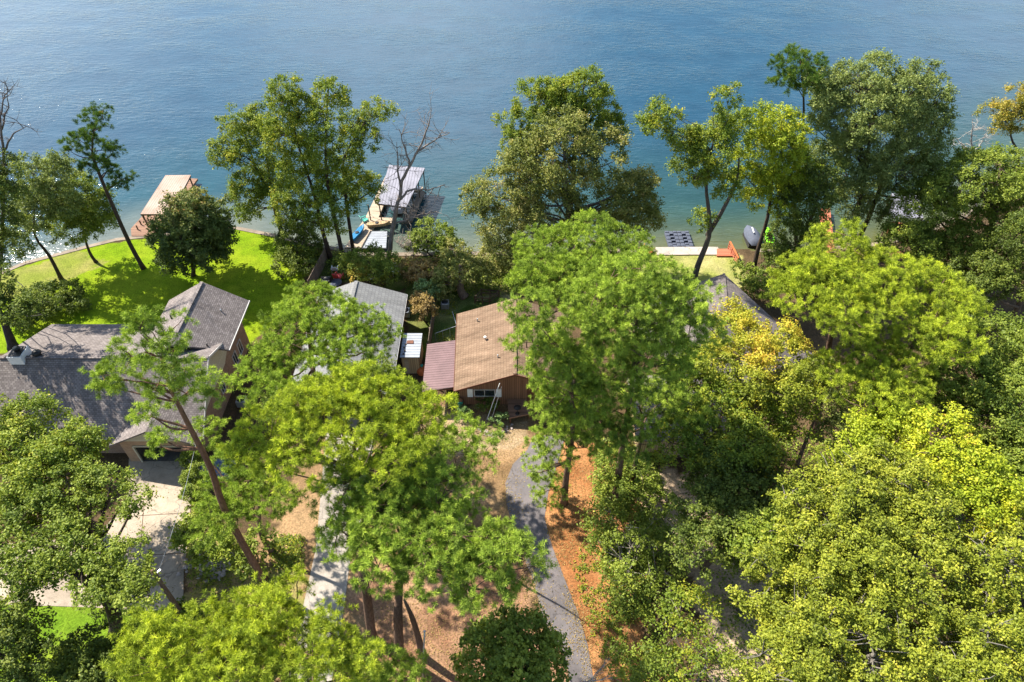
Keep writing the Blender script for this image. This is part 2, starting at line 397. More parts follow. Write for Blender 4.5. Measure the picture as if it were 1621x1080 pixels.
M = {}
M['concrete'] = concrete('pale_concrete', (.36, .295, .225)); M['concrete2'] = concrete('slab_concrete', (.34, .30, .255))
M['asphalt'] = concrete('worn_asphalt', (.125, .112, .112), (1.7, 1.6, 1.55), .45)
M['cap'] = concrete('seawall_concrete', (.4, .34, .29)); M['cap2'] = concrete('old_seawall', (.25, .2, .15))
M['roof1'] = shingle('grey_brown_shingles', (.155, .132, .125), (.26, .225, .21))
M['roof2'] = shingle('grey_shingles', (.19, .19, .19), (.23, .23, .225), .2, .2)
M['roofB'] = shingle('tan_shingles', (.20, .132, .088), (.235, .16, .108), .16, .42)
M['roof3'] = shingle('charcoal_shingles', (.14, .12, .115), (.21, .18, .17))
M['maroon'] = ribbed('maroon_metal', (.165, .10, .10), .3, .4, .1, None, 0)
M['whitemetal'] = ribbed('white_metal', (.31, .33, .36), .36, .4, .1, None, 1)
M['dock1'] = ribbed('rusty_white_metal', (.36, .26, .205), .3, .6, .05, (.24, .14, .09))
M['dock2'] = ribbed('grey_metal', (.24, .23, .26), .38, .45, .2)
M['brick'] = brick('brown_brick', (.19, .10, .06), (.27, .16, .10), (.3, .26, .2))
M['brickp'] = brick('tan_brick', (.30, .17, .095), (.38, .23, .13), (.36, .3, .22))
M['beige'] = boards('beige_siding', (.50, .45, .33), .16, 1, .08)
M['brownwall'] = boards('brown_siding', (.23, .12, .07), .2, 0, .2)
M['fencewood'] = boards('grey_fence_boards', (.20, .155, .115), .15, 0, .3)
M['deckbrown'] = boards('brown_deck_boards', (.26, .15, .10), .14, 1, .3)
M['decktan'] = boards('tan_deck_boards', (.42, .33, .24), .15, 1, .25)
M['deckred'] = boards('red_deck_boards', (.42, .135, .075), .15, 1, .2)
M['tanwall'] = boards('tan_shed_boards', (.42, .30, .17), .2, 0, .15)
M['glass'] = glassmat()
M['white'] = plain('white_paint', (.72, .72, .70), .5, 0, .1)
M['dark'] = plain('dark_metal', (.035, .032, .03), .5, .3)
M['black'] = plain('black_plastic', (.02, .02, .022), .4, 0)
M['post'] = plain('brown_post', (.10, .065, .04), .8)
M['trim'] = plain('brown_trim', (.14, .055, .03), .7)
M['gutter'] = plain('grey_gutter', (.45, .43, .40), .5)
M['interior'] = plain('dim_garage_lining', (.10, .09, .08), .9)
M['red'] = plain('red_plastic', (.5, .05, .05), .5, 0, .15); M['blue'] = plain('blue_plastic', (.02, .16, .33), .4)
M['bluegrey'] = plain('blue_grey_plastic', (.075, .085, .115), .8, 0, .15, 4); M['lime'] = plain('lime_plastic', (.25, .75, .02), .35, 0, .1)
M['orange'] = plain('orange_cloth', (.5, .13, .04), .7); M['teal'] = plain('teal_plastic', (.05, .35, .28), .5)
M['polewood'] = barkmat('pole_wood', (.16, .11, .075)); M['galv'] = plain('galvanised_metal', (.4, .42, .44), .35, .6)
M['rock'] = plain('pale_rock', (.34, .28, .25), .95, 0, .45, 1.5)
M['tarp'] = plain('blue_tarp', (.10, .14, .25), .5, 0, .4, 2)

def sheet(name, px, z, mat, kind='structure', t=.0):
    pts = [P(x, y, 0) for x, y in px]; pts = [(p[0], p[1], z) for p in pts]
    a = sum(pts[i][0] * pts[(i + 1) % len(pts)][1] - pts[(i + 1) % len(pts)][0] * pts[i][1] for i in range(len(pts)))
    if a < 0: pts = pts[::-1]
    return MB().slab(pts, z + .3).build(name, mat, kind=kind)
sheet('driveway', [(205, 715), (322, 715), (302, 800), (297, 860), (291, 905), (290, 958), (240, 968), (150, 962), (-200, 950), (-200, 880), (0, 862), (150, 850), (200, 800)], .03, M['concrete'])
sheet('path', [(520, 640), (600, 640), (578, 800), (555, 880), (545, 960), (525, 1080), (500, 1200), (420, 1200), (455, 1080), (480, 960), (500, 870)], .03, M['concrete2'])
road_l = [(845, 690), (835, 712), (812, 735), (800, 765), (802, 800), (812, 832), (826, 860), (832, 890), (846, 925), (862, 990), (895, 1040), (903, 1085), (925, 1250)]
road_r = [(895, 690), (884, 730), (868, 780), (862, 820), (874, 865), (893, 915), (913, 965), (930, 1020), (941, 1085), (985, 1250)]
sheet('road', road_l + road_r[::-1], .022, M['asphalt'])

# seawall along the shore, in two kinds of stone
def seawall(name, px, w, h, mat, label):
    c = [P(x, y, 0) for x, y in px]; mb = MB(); n = len(c)
    nr = []
    for i in range(n):
        d = c[min(i + 1, n - 1)] - c[max(i - 1, 0)]; d = d / np.linalg.norm(d); nr.append(np.array([-d[1], d[0], 0]))
    for i in range(n - 1):
        a, b = c[i] + nr[i] * .35, c[i + 1] + nr[i + 1] * .35; a2, b2 = c[i] - nr[i] * w, c[i + 1] - nr[i + 1] * w
        top = [tuple(p[:2]) + (h,) for p in (a2, b2, b, a)]; bot = [tuple(p[:2]) + (-1.2,) for p in (a2, b2, b, a)]
        mb.mesh(top + bot, [(0, 1, 2, 3), (0, 4, 5, 1), (2, 6, 7, 3)] + ([(3, 7, 4, 0)] if i == 0 else []) + ([(1, 5, 6, 2)] if i == n - 2 else []))
    mb.build(name, mat, label=label, cat='seawall')
seawall('seawall', shore_px[:12], .25, .06, M['cap2'], 'low weathered seawall edging the bright green lawn')
seawall('seawall', shore_px[11:14], .3, .08, M['cap2'], 'brown seawall between the grey roofed dock and the shady yard')
seawall('seawall', [(760, 402), (900, 400), (1030, 396), (1038, 395.5)], .4, .07, M['cap2'], 'old seawall behind the big olive green tree')
seawall('seawall', [(1038, 395.5), (1090, 395), (1137, 395)], 1.15, .12, M['cap'], 'bright pale concrete seawall cap at the floating grey dock')
seawall('seawall', shore_px[16:], .3, .06, M['cap2'], 'seawall hidden under the trees at the right shore')

# ---------------------------------------------------------------- trees
def unit(a): return a / np.maximum(np.linalg.norm(a, axis=-1, keepdims=True), 1e-9)
def sphere_dirs(n): return unit(RNG.normal(size=(n, 3)))
UP = np.array([0, 0, 1.0])
def puffs_on(c, a, b, pr, fill=1.0, zmin=-.45, drop=.14):
    """centres / outward normals / radii of the leaf masses of one ellipsoid (semi-axes a horizontal, b vertical)"""
    area = 4 * math.pi * ((2 * (a * b) ** 1.6 + (a * a) ** 1.6) / 3) ** (1 / 1.6)
    n = max(7, int(area / (1.75 * pr * pr) * fill))
    k = np.arange(n) + .5; phi = np.arccos(1 - 2 * k / n); th = math.pi * (1 + 5 ** .5) * k + RNG.random() * 6
    d = np.stack([np.cos(th) * np.sin(phi), np.sin(th) * np.sin(phi), np.cos(phi)], 1)
    d = unit(d + RNG.normal(size=d.shape) * .12)
    d = d[d[:, 2] > zmin]; d = d[RNG.random(len(d)) > drop]
    hol = vnoise(d[:, 0] * a + c[0], d[:, 1] * a + d[:, 2] * b + c[1], 1.5, 43); d = d[hol > drop * .95]
    low = vnoise(d[:, 0] * 3.2 + c[0], d[:, 1] * 3.2 + d[:, 2] * 2 + c[1], 1, 31)
    rad = .62 + .5 * low + RNG.normal(size=len(d)) * .08
    ax = np.array([a, a, b]); p = c + d * ax * rad[:, None]
    inn = sphere_dirs(max(2, n // 8)); pin = c + inn * ax * (.25 + .35 * RNG.random((len(inn), 1)))
    P_ = np.concatenate([p, pin]); N_ = np.concatenate([unit(d / ax), inn]); R_ = pr * (.5 + .85 * RNG.random(len(P_)))
    return P_, N_, R_
def sprigs(Pp, Nn, Rr, per):
    """short shoots that leave each leaf mass outward and up: origin, direction, length"""
    cnt = np.maximum(6, (Rr ** 2 * per).astype(int)); idx = np.repeat(np.arange(len(Pp)), cnt); n = len(idx)
    d = unit(sphere_dirs(n) + Nn[idx] * .6 + UP * .35); L = Rr[idx] * (.6 + .6 * RNG.random(n))
    return idx, d, L
def broad_leaves(Pp, Nn, Rr, ls, cover, flat=.8):
    si, sd, sL = sprigs(Pp, Nn, Rr, 19.0 * (.21 / ls) ** 1.0)
    k = max(5, int(12 * cover * (.21 / ls))); j = np.repeat(np.arange(len(si)), k); n = len(j)
    t_ = .3 + .75 * RNG.random(n) ** .7
    pos = Pp[si[j]] + sd[j] * (sL[j] * t_)[:, None] * np.array([1, 1, flat]) + RNG.normal(size=(n, 3)) * (.075 + .05 * Rr[si[j]])[:, None]
    nrm = unit(sd[j] * .3 + UP * .6 + RNG.normal(size=(n, 3)) * .55)
    t = unit(np.cross(nrm, sphere_dirs(n))); b = np.cross(nrm, t)
    L = ls * (.65 + .7 * RNG.random(n))[:, None]; W = L * .66
    v = np.stack([pos - t * L * .5, pos + b * W * .5 - t * L * .05 - nrm * L * .08, pos + t * L * .5, pos - b * W * .5 - t * L * .05 - nrm * L * .08], 1)
    ptint = RNG.random(len(Pp)); st = RNG.random(len(si))
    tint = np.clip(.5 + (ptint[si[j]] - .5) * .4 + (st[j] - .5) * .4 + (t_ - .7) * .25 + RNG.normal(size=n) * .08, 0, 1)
    return v.reshape(-1, 3), np.arange(n * 4).reshape(n, 4), tint
def pine_needles(Pp, Nn, Rr, nl=.23, dens=1.0):
    si, sd, sL = sprigs(Pp, Nn, Rr, 15.0 * dens)
    q = 2; jj = np.repeat(np.arange(len(si)), q); u_ = np.tile(np.array([.72, 1.02]), len(si))
    tp = Pp[si[jj]] + sd[jj] * (sL[jj] * u_)[:, None] * np.array([1, 1, .75]) + RNG.normal(size=(len(jj), 3)) * .05
    n = len(jj); st = RNG.random(len(si))
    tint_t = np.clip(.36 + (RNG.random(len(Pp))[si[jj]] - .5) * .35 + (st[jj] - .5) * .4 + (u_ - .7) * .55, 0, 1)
    K = 36; j = np.repeat(np.arange(n), K); m = len(j)
    nd = unit((unit(sd[jj] + UP * .45) * .45)[j] + sphere_dirs(m) * .85)
    side = unit(np.cross(nd, sphere_dirs(m))); L = nl * (.7 + .5 * RNG.random(m))[:, None]; w = .014
    base = tp[j] + nd * .02
    v = np.stack([base - side * w * .6, base + side * w * .6, base + nd * L * .7 + side * w, base + nd * L], 1)
    tint = np.clip(tint_t[j] + RNG.normal(size=m) * .08, 0, 1)
    return v.reshape(-1, 3), np.arange(m * 4).reshape(m, 4), tint
def link_leaves(name, verts, quads, tint, mat, parent):
    me = npmesh(name, verts - np.array(parent.location), quads, mat)
    a = me.attributes.new('tint', 'FLOAT', 'FACE'); a.data.foreach_set('value', tint.astype(np.float32))
    o = bpy.data.objects.new(name, me); C.objects.link(o); o.parent = parent; return o
def curve_pts(a, b, bow, n=6):
    a = np.array(a, float); b = np.array(b, float); L = np.linalg.norm(b - a)
    off = RNG.normal(size=3) * L * bow; off[2] += L * bow * .5
    return [a + (b - a) * t + off * math.sin(math.pi * t) + RNG.normal(size=3) * L * bow * .12 * (0 < t < 1) for t in np.linspace(0, 1, n)]

PAL = {
 'pine': [(.0, (.05, .085, .018)), (.5, (.20, .295, .04)), (1, (.41, .52, .075))],
 'pine_yellow': [(.0, (.06, .095, .015)), (.5, (.25, .325, .03)), (1, (.48, .55, .045))],
 'pine_dark': [(.0, (.025, .055, .012)), (.5, (.065, .125, .02)), (.94, (.15, .21, .03)), (1, (.4, .12, .05))],
 'oak': [(.0, (.05, .085, .012)), (.5, (.13, .185, .02)), (.9, (.24, .285, .035)), (1, (.36, .34, .06))],
 'oak_olive': [(.0, (.06, .085, .012)), (.5, (.165, .205, .02)), (.9, (.29, .315, .035)), (1, (.34, .33, .04))],
 'green': [(.0, (.045, .075, .012)), (.5, (.12, .17, .022)), (1, (.25, .30, .045))],
 'dark': [(.0, (.03, .048, .010)), (.5, (.075, .112, .018)), (1, (.18, .22, .035))],
 'poplar': [(.0, (.045, .08, .01)), (.5, (.12, .175, .018)), (.9, (.23, .25, .02)), (1, (.36, .3, .03))],
 'magnolia': [(.0, (.05, .07, .016)), (.5, (.14, .17, .035)), (.85, (.25, .245, .075)), (1, (.34, .27, .11))],
 'silver': [(.0, (.05, .075, .02)), (.5, (.13, .175, .045)), (1, (.25, .29, .09))],
 'yellow': [(.0, (.10, .13, .015)), (.4, (.18, .22, .02)), (.7, (.31, .30, .03)), (.93, (.42, .34, .04)), (1, (.42, .24, .04))],
 'lime': [(.0, (.08, .12, .01)), (.5, (.20, .265, .016)), (.95, (.37, .39, .025)), (1, (.4, .28, .03))],
 'redtop': [(.0, (.03, .055, .015)), (.55, (.09, .13, .03)), (.82, (.17, .17, .05)), (1, (.33, .15, .06))],
 'autumn': [(.0, (.08, .1, .01)), (.5, (.2, .2, .03)), (1, (.38, .27, .05))],
 'fern': [(.0, (.05, .09, .03)), (.5, (.12, .2, .07)), (1, (.25, .33, .12))],
 'brownleaf': [(.0, (.1, .07, .03)), (.5, (.22, .16, .06)), (1, (.34, .27, .1))],
}
for k_ in PAL: PAL[k_] = [(p_, (c_[0] * 1.3, c_[1] * 1.22, c_[2] * 1.15)) for p_, c_ in PAL[k_]]
def tree(kind, label, pal, ells, base=None, z=None, name=None, tr=.22, ls=.18, pr=None, cover=.95, drop=.14, bark=(.12, .085, .06), group=None,
         path=None, cat='tree', stems=None, trans=None, fill=1.0, limbs=True, zmin=-.45, pal2=None, twig=.4, extra_cols=None):
    """ells: sighted leaf masses (px, py, half-width, half-height[, z]); base: sighted foot of the trunk"""
    pine = kind == 'pine'; pr = pr or (.66 if pine else .82)
    B = P(*base) if base else None
    E_ = []
    for e in ells:
        cx, cy, rx, ry = e[:4]
        if len(e) > 4: c = P(cx, cy, e[4])
        elif B is not None and z is None: c = PY(cx, cy, B[1]); 
        else: c = P(cx, cy, z)
        c[2] = max(c[2], .6); dp = depth(c); a = rx * dp / FPX; r_i = ry * dp / FPX
        th = math.atan2(HCAM - c[2], c[1]); q = r_i ** 2 - (a * math.sin(th)) ** 2
        b = math.sqrt(max(q, (.38 * a) ** 2)) / math.cos(th); b = min(b, a * 1.8)
        a2 = min(a, r_i / math.sin(th) * 1.0)
        E_.append((c, a if a2 > .75 * a else (a + a2) / 2, b))
    if B is None:
        w = np.array([e[1] ** 2 for e in E_]); m = sum(e[0] * k for e, k in zip(E_, w)) / w.sum(); B = np.array([m[0], m[1], 0.0])
    root = empty(name or ('pine_tree' if pine else 'broadleaf_tree'), (B[0], B[1], 0), label, cat, group)
    top = max(E_, key=lambda e: e[0][2] + e[2])
    tb = MB(); trunks = []
    if path: pp = [B] + [P(*q) if len(q) > 2 else PY(q[0], q[1], B[1]) for q in path]
    else:
        apex = top[0] + np.array([0, 0, top[2] * .45]); n = 7
        w1, w2 = RNG.normal(size=2) * .25, RNG.normal(size=2) * .25
        pp = []
        for t in np.linspace(0, 1, n):
            s_ = math.sin(math.pi * t); q = B + (apex - B) * t; pp.append(q + np.array([w1[0] * s_, w1[1] * s_, 0]) + (np.array([w2[0], w2[1], 0]) * math.sin(2 * math.pi * t)))
    hgt = max(p[2] for p in pp)
    def trunk_r(i, n): t = i / (n - 1); return tr * (1.25 if i == 0 else 1) * (1 - .78 * t ** 1.15)
    # densify
    def dens(ps, k=3):
        ps = [np.array(p) for p in ps]; out_ = []
        for i in range(len(ps) - 1):
            p0 = ps[max(i - 1, 0)]; p1 = ps[i]; p2 = ps[i + 1]; p3 = ps[min(i + 2, len(ps) - 1)]
            for s_ in range(k):
                t = s_ / k; out_.append(.5 * (2 * p1 + (p2 - p0) * t + (2 * p0 - 5 * p1 + 4 * p2 - p3) * t * t + (3 * p1 - p0 - 3 * p2 + p3) * t ** 3))
        out_.append(ps[-1]); return out_
    main = dens(pp); tb.tube(main, [trunk_r(i, len(main)) for i in range(len(main))], 9); trunks.append(main)
    for st in (stems or []):
        s0 = P(*st[0]) if len(st[0]) == 2 else P(*st[0]); q = dens([s0] + [PY(x, y, B[1]) for x, y in st[1:]])
        tb.tube(q, [tr * .8 * (1 - .75 * i / (len(q) - 1)) for i in range(len(q))], 8); trunks.append(q)
    allp = np.array([p for t_ in trunks for p in t_]); allr = np.array([trunk_r(i, len(t_)) for t_ in trunks for i in range(len(t_))])
    PP, NN, RR = [], [], []; VV = []
    for (c, a, b) in E_:
        p, nn, rr = puffs_on(c, a, b, pr, fill * (.85 if pine else 1), zmin, drop); PP.append(p); NN.append(nn); RR.append(rr)
        if limbs:
            # limbs leave the trunk below the mass, twigs run on to the leaf masses
            nl = max(2, int(a * .9)); sel = RNG.choice(len(p), min(len(p), nl), replace=False)
            hubs = []
            for k in sel:
                tgt = c + (p[k] - c) * .75
                dz = np.abs(allp[:, 2] - (tgt[2] - .55 * np.linalg.norm(allp[:, :2] - tgt[:2], axis=1))) + .5 * np.linalg.norm(allp[:, :2] - tgt[:2], axis=1)
                dz[allp[:, 2] < .25 * hgt] += 50; i = int(np.argmin(dz))
                q = curve_pts(allp[i], tgt, .09, 7); r0 = min(allr[i] * .6, .035 + .022 * np.linalg.norm(tgt - allp[i]))
                tb.tube(q, [r0 * (1 - .72 * s_ / 6) for s_ in range(7)], 6, False); hubs += q[2:]
            hubs = np.array(hubs)
            tw = RNG.choice(len(p), int(len(p) * twig), replace=False)
            for k in tw:
                i = int(np.argmin(np.linalg.norm(hubs - p[k], axis=1)))
                q = curve_pts(hubs[i], p[k] + nn[k] * rr[k] * .3, .1, 4); tb.tube(q, [.04, .03, .022, .01], 4, False)
    Pp, Nn, Rr = np.concatenate(PP), np.concatenate(NN), np.concatenate(RR)
    keep = Pp[:, 2] > .15; Pp, Nn, Rr = Pp[keep], Nn[keep], Rr[keep]
    tb.build('trunk', barkmat('bark_%d_%d_%d' % tuple(int(x * 1000) for x in bark), bark), root)
    if pine: vv, qq, tt = pine_needles(Pp, Nn, Rr)
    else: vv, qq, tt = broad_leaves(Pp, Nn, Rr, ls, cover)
    if extra_cols == 'top':   # colour turned at the top of the crown
        zc = vv.reshape(-1, 4, 3).mean(1)[:, 2]; q = (zc - zc.min()) / (zc.max() - zc.min()); tt = np.clip(tt * .6 + q ** 2 * .5 - .05, 0, 1)
    if extra_cols == 'shoulder':
        ctr = vv.reshape(-1, 4, 3).mean(1); q = vnoise(ctr[:, 0], ctr[:, 1] + ctr[:, 2], 2.6, 77); tt = np.clip(tt * .75 + (q - .5) * .7 + .1, 0, 1)
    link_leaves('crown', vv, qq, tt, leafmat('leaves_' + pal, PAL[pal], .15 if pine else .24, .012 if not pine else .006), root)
    return root
PB = (.15, .095, .065); GB = (.2, .18, .15); DB = (.07, .052, .04)

# --- lake side, left to right
tree('pine', 'tall leaning dark pine with sparse crown and reddish top at the brown dock', 'pine_dark',
     [(152, 187, 26, 9), (128, 222, 24, 14), (165, 240, 26, 13), (150, 262, 24, 10), (118, 236, 14, 8), (196, 288, 22, 7), (178, 270, 12, 9), (140, 208, 14, 7)],
     base=(227, 425), path=[(205, 385), (176, 320), (155, 270), (146, 240), (150, 195)], tr=.26, bark=(.09, .065, .05), pr=.6, drop=.1)
tree('broad', 'small dark green tree on the lawn left of the leaning pine', 'green', [(135, 318, 36, 42), (128, 360, 40, 34), (155, 345, 26, 34), (108, 335, 28, 34)], base=(152, 415), path=[(142, 400), (133, 370), (130, 330)], tr=.2, bark=DB)
tree('broad', 'slender light green tree standing on the lawn at left shore', 'silver', [(72, 285, 40, 42), (55, 330, 36, 38), (90, 318, 30, 36), (45, 375, 30, 30), (95, 262, 18, 18)], base=(97, 442), path=[(78, 405), (55, 372), (55, 320)], tr=.22, bark=DB)
tree('broad', 'bushy green tree cut by the left frame edge above the shore', 'dark', [(5, 290, 34, 44), (-12, 350, 36, 45), (14, 390, 24, 40), (-30, 300, 40, 50)], base=(-10, 500), tr=.3, bark=DB)
tree('broad', 'round bushy tree with bronze red top on bright green lawn', 'redtop', [(308, 372, 54, 60), (318, 345, 40, 42), (280, 375, 32, 42), (336, 380, 30, 44), (306, 402, 48, 28)], base=(306, 436), tr=.25, extra_cols='top', bark=DB, cover=1.1, drop=.05, ls=.24)
# bare top at the left edge
def bare_tree(name, label, base, segs, r0, bark, n_tw=40, tl=1.6, seed=3, group=None):
    rg = random.Random(seed); B = P(*base); root = empty(name, (B[0], B[1], 0), label, 'tree', group)
    tb = MB(); pts_all = []
    for s_ in segs:
        q = [PY(x, y, B[1]) if i or s_ is not segs[0] else B for i, (x, y) in enumerate(s_[1:])]
        q = [np.array(p) for p in q]; d = []
        for i in range(len(q) - 1):
            for t in np.linspace(0, 1, 5)[:-1]: d.append(q[i] + (q[i + 1] - q[i]) * t + np.array([rg.gauss(0, .05) for _ in range(3)]) * (i + t > 0))
        d.append(q[-1]); r = s_[0] * r0; tb.tube(d, [r * (1 - .8 * i / (len(d) - 1)) for i in range(len(d))], 7); pts_all += d[len(d) // 4:]
    br = tb
    for k in range(n_tw):
        p = pts_all[rg.randrange(len(pts_all))]; dr = np.array([rg.gauss(0, 1), rg.gauss(0, .8), rg.gauss(.45, .6)]); dr /= np.linalg.norm(dr); L = tl * rg.uniform(.4, 1.3)
        q = [p + dr * L * t + np.array([rg.gauss(0, .1), rg.gauss(0, .1), rg.gauss(0, .1) + .15 * t]) * (t > 0) for t in (0, .35, .7, 1)]
        br.tube(q, [.045, .03, .022, .01], 4, False)
        for j in range(5):
            a = q[rg.choice((1, 2, 3))]; d2 = dr + np.array([rg.gauss(0, .8) for _ in range(3)]); d2 /= np.linalg.norm(d2)
            br.tube([a, a + d2 * L * .25, a + d2 * L * .5 + np.array([0, 0, .08])], [.02, .014, .006], 3, False)
    m = barkmat('bare_bark_%d' % int(bark[0] * 1000), bark); tb.build('trunk', m, root)
    if br is not tb: br.build('branch', m, root)
    return root
bare_tree('bare_tree', 'leafless tree top against the water at far left', (-5, 480), [(1, (0, 0), (5, 330), (6, 240), (0, 185), (8, 150)), (.5, (6, 240), (22, 212), (42, 200)), (.4, (3, 205), (14, 170), (12, 145))], .2, (.13, .11, .1), 26, 1.7)
tree('broad', 'dark trunked shade tree at far left behind the grey brown roof', 'dark', [(20, 490, 44, 34), (-20, 470, 50, 50), (55, 480, 30, 24)], base=(22, 552), path=[(10, 520), (-5, 480)], tr=.5, bark=(.05, .045, .045), z=12, drop=.3)
tree('broad', 'shade tree just beyond the left frame edge next to the brick house', 'green', [(-125, 540, 70, 50, 12), (-60, 560, 36, 30, 11)], z=12, tr=.4, drop=.3)
tree('broad', 'dark shrub with glossy leaves beside the shaded lawn corner', 'dark', [(98, 470, 36, 24, 1.2), (120, 480, 18, 14, .8)], base=(100, 485), name='shrub', cat='shrub', tr=.06, pr=.6, z=1, ls=.2)
tree('broad', 'low hedge of shrubs in front of the far left trees', 'dark', [(45, 500, 34, 22, 1.2), (70, 462, 20, 14, 1)], base=(50, 510), name='shrub', cat='shrub', tr=.06, pr=.6, z=1, ls=.2)
# poplar clump
tree('broad', 'leftmost multi limbed tree of the lakeside clump, crown spreading left', 'poplar',
     [(375, 195, 28, 26), (358, 245, 24, 26), (398, 238, 34, 40), (420, 205, 24, 36), (400, 300, 32, 36), (438, 290, 26, 38), (392, 340, 18, 22)],
     base=(447, 372), path=[(441, 355), (430, 310), (425, 270), (415, 215)], tr=.26, bark=DB, stems=[((447, 372), (438, 330), (405, 265), (385, 200))])
tree('broad', 'central tall tree of the lakeside clump beside the wooden fence', 'poplar',
     [(455, 160, 28, 34), (448, 215, 30, 40), (480, 190, 24, 40), (470, 260, 28, 44), (500, 300, 24, 50), (460, 330, 30, 36)],
     base=(524, 410), path=[(512, 370), (498, 310), (480, 255), (455, 165)], tr=.28, bark=DB)
tree('broad', 'tallest upright tree of the lakeside clump with pointed top', 'poplar',
     [(525, 150, 20, 26), (520, 200, 24, 34), (512, 250, 22, 36), (535, 300, 22, 40), (540, 160, 12, 18), (525, 345, 20, 30)],
     base=(545, 418), path=[(533, 360), (520, 300), (515, 230), (520, 140)], tr=.26, bark=DB)
tree('broad', 'right hand tree of the lakeside clump with leafy arm over the water', 'poplar',
     [(595, 180, 22, 20), (568, 205, 26, 26), (552, 250, 20, 34), (585, 225, 18, 22), (565, 290, 22, 22), (585, 300, 20, 18), (548, 320, 18, 30)],
     base=(560, 402), path=[(555, 370), (546, 300), (545, 250), (580, 190)], tr=.24, bark=DB)
tree('broad', 'large dark bush at the foot of the lakeside tree clump', 'dark', [(474, 385, 32, 42, 2.0), (462, 420, 34, 26, 1.2), (488, 352, 22, 26, 3)], base=(474, 425), name='shrub', cat='shrub', tr=.1, pr=.7, z=1.5)
# bare tree over grey dock
bare_tree('bare_tree', 'grey leafless tree leaning over the roofed boat dock', (614, 418),
          [(1, (0, 0), (620, 372), (628, 330), (634, 295), (648, 262), (668, 228), (680, 190)), (.5, (630, 318), (650, 300), (680, 300), (705, 292)), (.45, (634, 295), (629, 262), (628, 225)), (.4, (648, 262), (640, 230), (632, 205)),
           (.45, (622, 355), (650, 345), (690, 335)), (.4, (660, 240), (688, 222), (712, 210))], .3, (.24, .2, .17), 75, 2.0, 5)
bare_tree('bare_shrub', 'pale twiggy dead bush by the seawall beside the dock', (655, 410), [(1, (0, 0), (655, 395), (650, 380)), (.8, (655, 398), (675, 385), (700, 380)), (.8, (655, 398), (640, 392), (628, 385))], .06, (.38, .32, .27), 70, 1.3, 9)['category'] = 'shrub'
# yard brush
tree('broad', 'feathery green bush at the water behind the bare tree', 'green', [(685, 375, 30, 24, 2.5), (660, 385, 20, 16, 1.5), (705, 392, 24, 18, 1.5)], base=(685, 405), name='shrub', cat='shrub', tr=.08, pr=.6, z=1.5, ls=.2)
tree('broad', 'small yellow and green tree in the shady back yard', 'autumn', [(568, 432, 18, 10, 2.2)], base=(575, 440), name='shrub', cat='shrub', tr=.06, pr=.5, z=1.5, ls=.2)
tree('broad', 'squat bushy green tree shading the back yard chairs', 'green', [(590, 415, 34, 20, 2.8), (610, 432, 22, 18, 2.2), (560, 412, 22, 14, 2.5)], base=(608, 450), tr=.22, pr=.7, bark=DB)
tree('broad', 'orange tinged shrub between the two back yards', 'brownleaf', [(672, 430, 26, 14, 1.8), (650, 425, 18, 12, 1.5), (700, 440, 22, 16, 1.8)], base=(675, 445), name='shrub', cat='shrub', tr=.07, pr=.6, z=1.5, ls=.2)
tree('broad', 'ragged brown and green shrub on stout stump behind the tan roof', 'magnolia', [(728, 425, 30, 20, 3.4), (755, 425, 26, 20, 2.8), (718, 402, 24, 14, 2.5), (700, 455, 18, 20, 2)], base=(735, 470), tr=.5, pr=.6, z=3, ls=.2, bark=(.2, .15, .11), name='broadleaf_tree')
tree('broad', 'pale green fern leaved plant beside the side yard', 'fern', [(676, 462, 18, 18, 2)], base=(680, 485), name='shrub', cat='shrub', tr=.06, pr=.5, z=2, ls=.24)
tree('broad', 'brown leaved vine covered shrub beside the wooden side fence', 'brownleaf', [(672, 488, 16, 20, 2.5), (664, 475, 10, 12, 2)], base=(674, 510), name='shrub', cat='shrub', tr=.1, pr=.5, z=2, ls=.18)
# centre lake trees
tree('broad', 'bright green tree top standing behind the large olive tree', 'poplar', [(852, 165, 36, 40), (925, 145, 32, 36), (885, 185, 40, 50), (950, 180, 28, 40), (812, 210, 26, 36), (965, 215, 26, 30), (830, 250, 28, 40)], base=(885, 388), tr=.35, bark=DB)
tree('broad', 'huge olive green tree with bronze leaf tips before the lake', 'magnolia',
     [(890, 250, 66, 60), (840, 270, 44, 50), (945, 255, 44, 52), (800, 320, 54, 52), (760, 335, 30, 38), (870, 330, 60, 52), (990, 315, 46, 44), (1020, 300, 26, 30), (950, 330, 46, 46), (1010, 350, 34, 36), (810, 385, 48, 36), (890, 210, 44, 36), (800, 420, 34, 36)],
     base=(905, 425), path=[(904, 380), (900, 340), (895, 290), (893, 220)], tr=.45, bark=(.15, .13, .11), pr=1.0, drop=.2, cover=.9, ls=.2)
tree('broad', 'curved trunk lawn tree beside the dark hip roof', 'poplar',
     [(1052, 180, 26, 22), (1030, 200, 16, 16), (1075, 215, 24, 26), (1120, 235, 36, 40), (1148, 165, 18, 30), (1150, 210, 26, 36), (1100, 270, 34, 32), (1135, 290, 30, 30), (1095, 230, 24, 30), (1112, 350, 18, 16)],
     base=(1098, 447), path=[(1105, 420), (1122, 375), (1122, 335), (1118, 290), (1130, 220)], tr=.36, bark=(.12, .1, .08), drop=.22,
     stems=[((1120, 372, 6.0), (1140, 340), (1165, 290), (1170, 250))])
tree('broad', 'yellow green tree with leaning trunk next to the grey and lime water craft', 'lime',
     [(1215, 250, 46, 46), (1185, 205, 28, 34), (1240, 225, 40, 44), (1230, 190, 26, 24), (1225, 310, 40, 34), (1180, 290, 30, 36), (1255, 275, 30, 34)],
     base=(1192, 432), path=[(1200, 395), (1215, 345), (1222, 290), (1222, 230)], tr=.28, bark=DB)
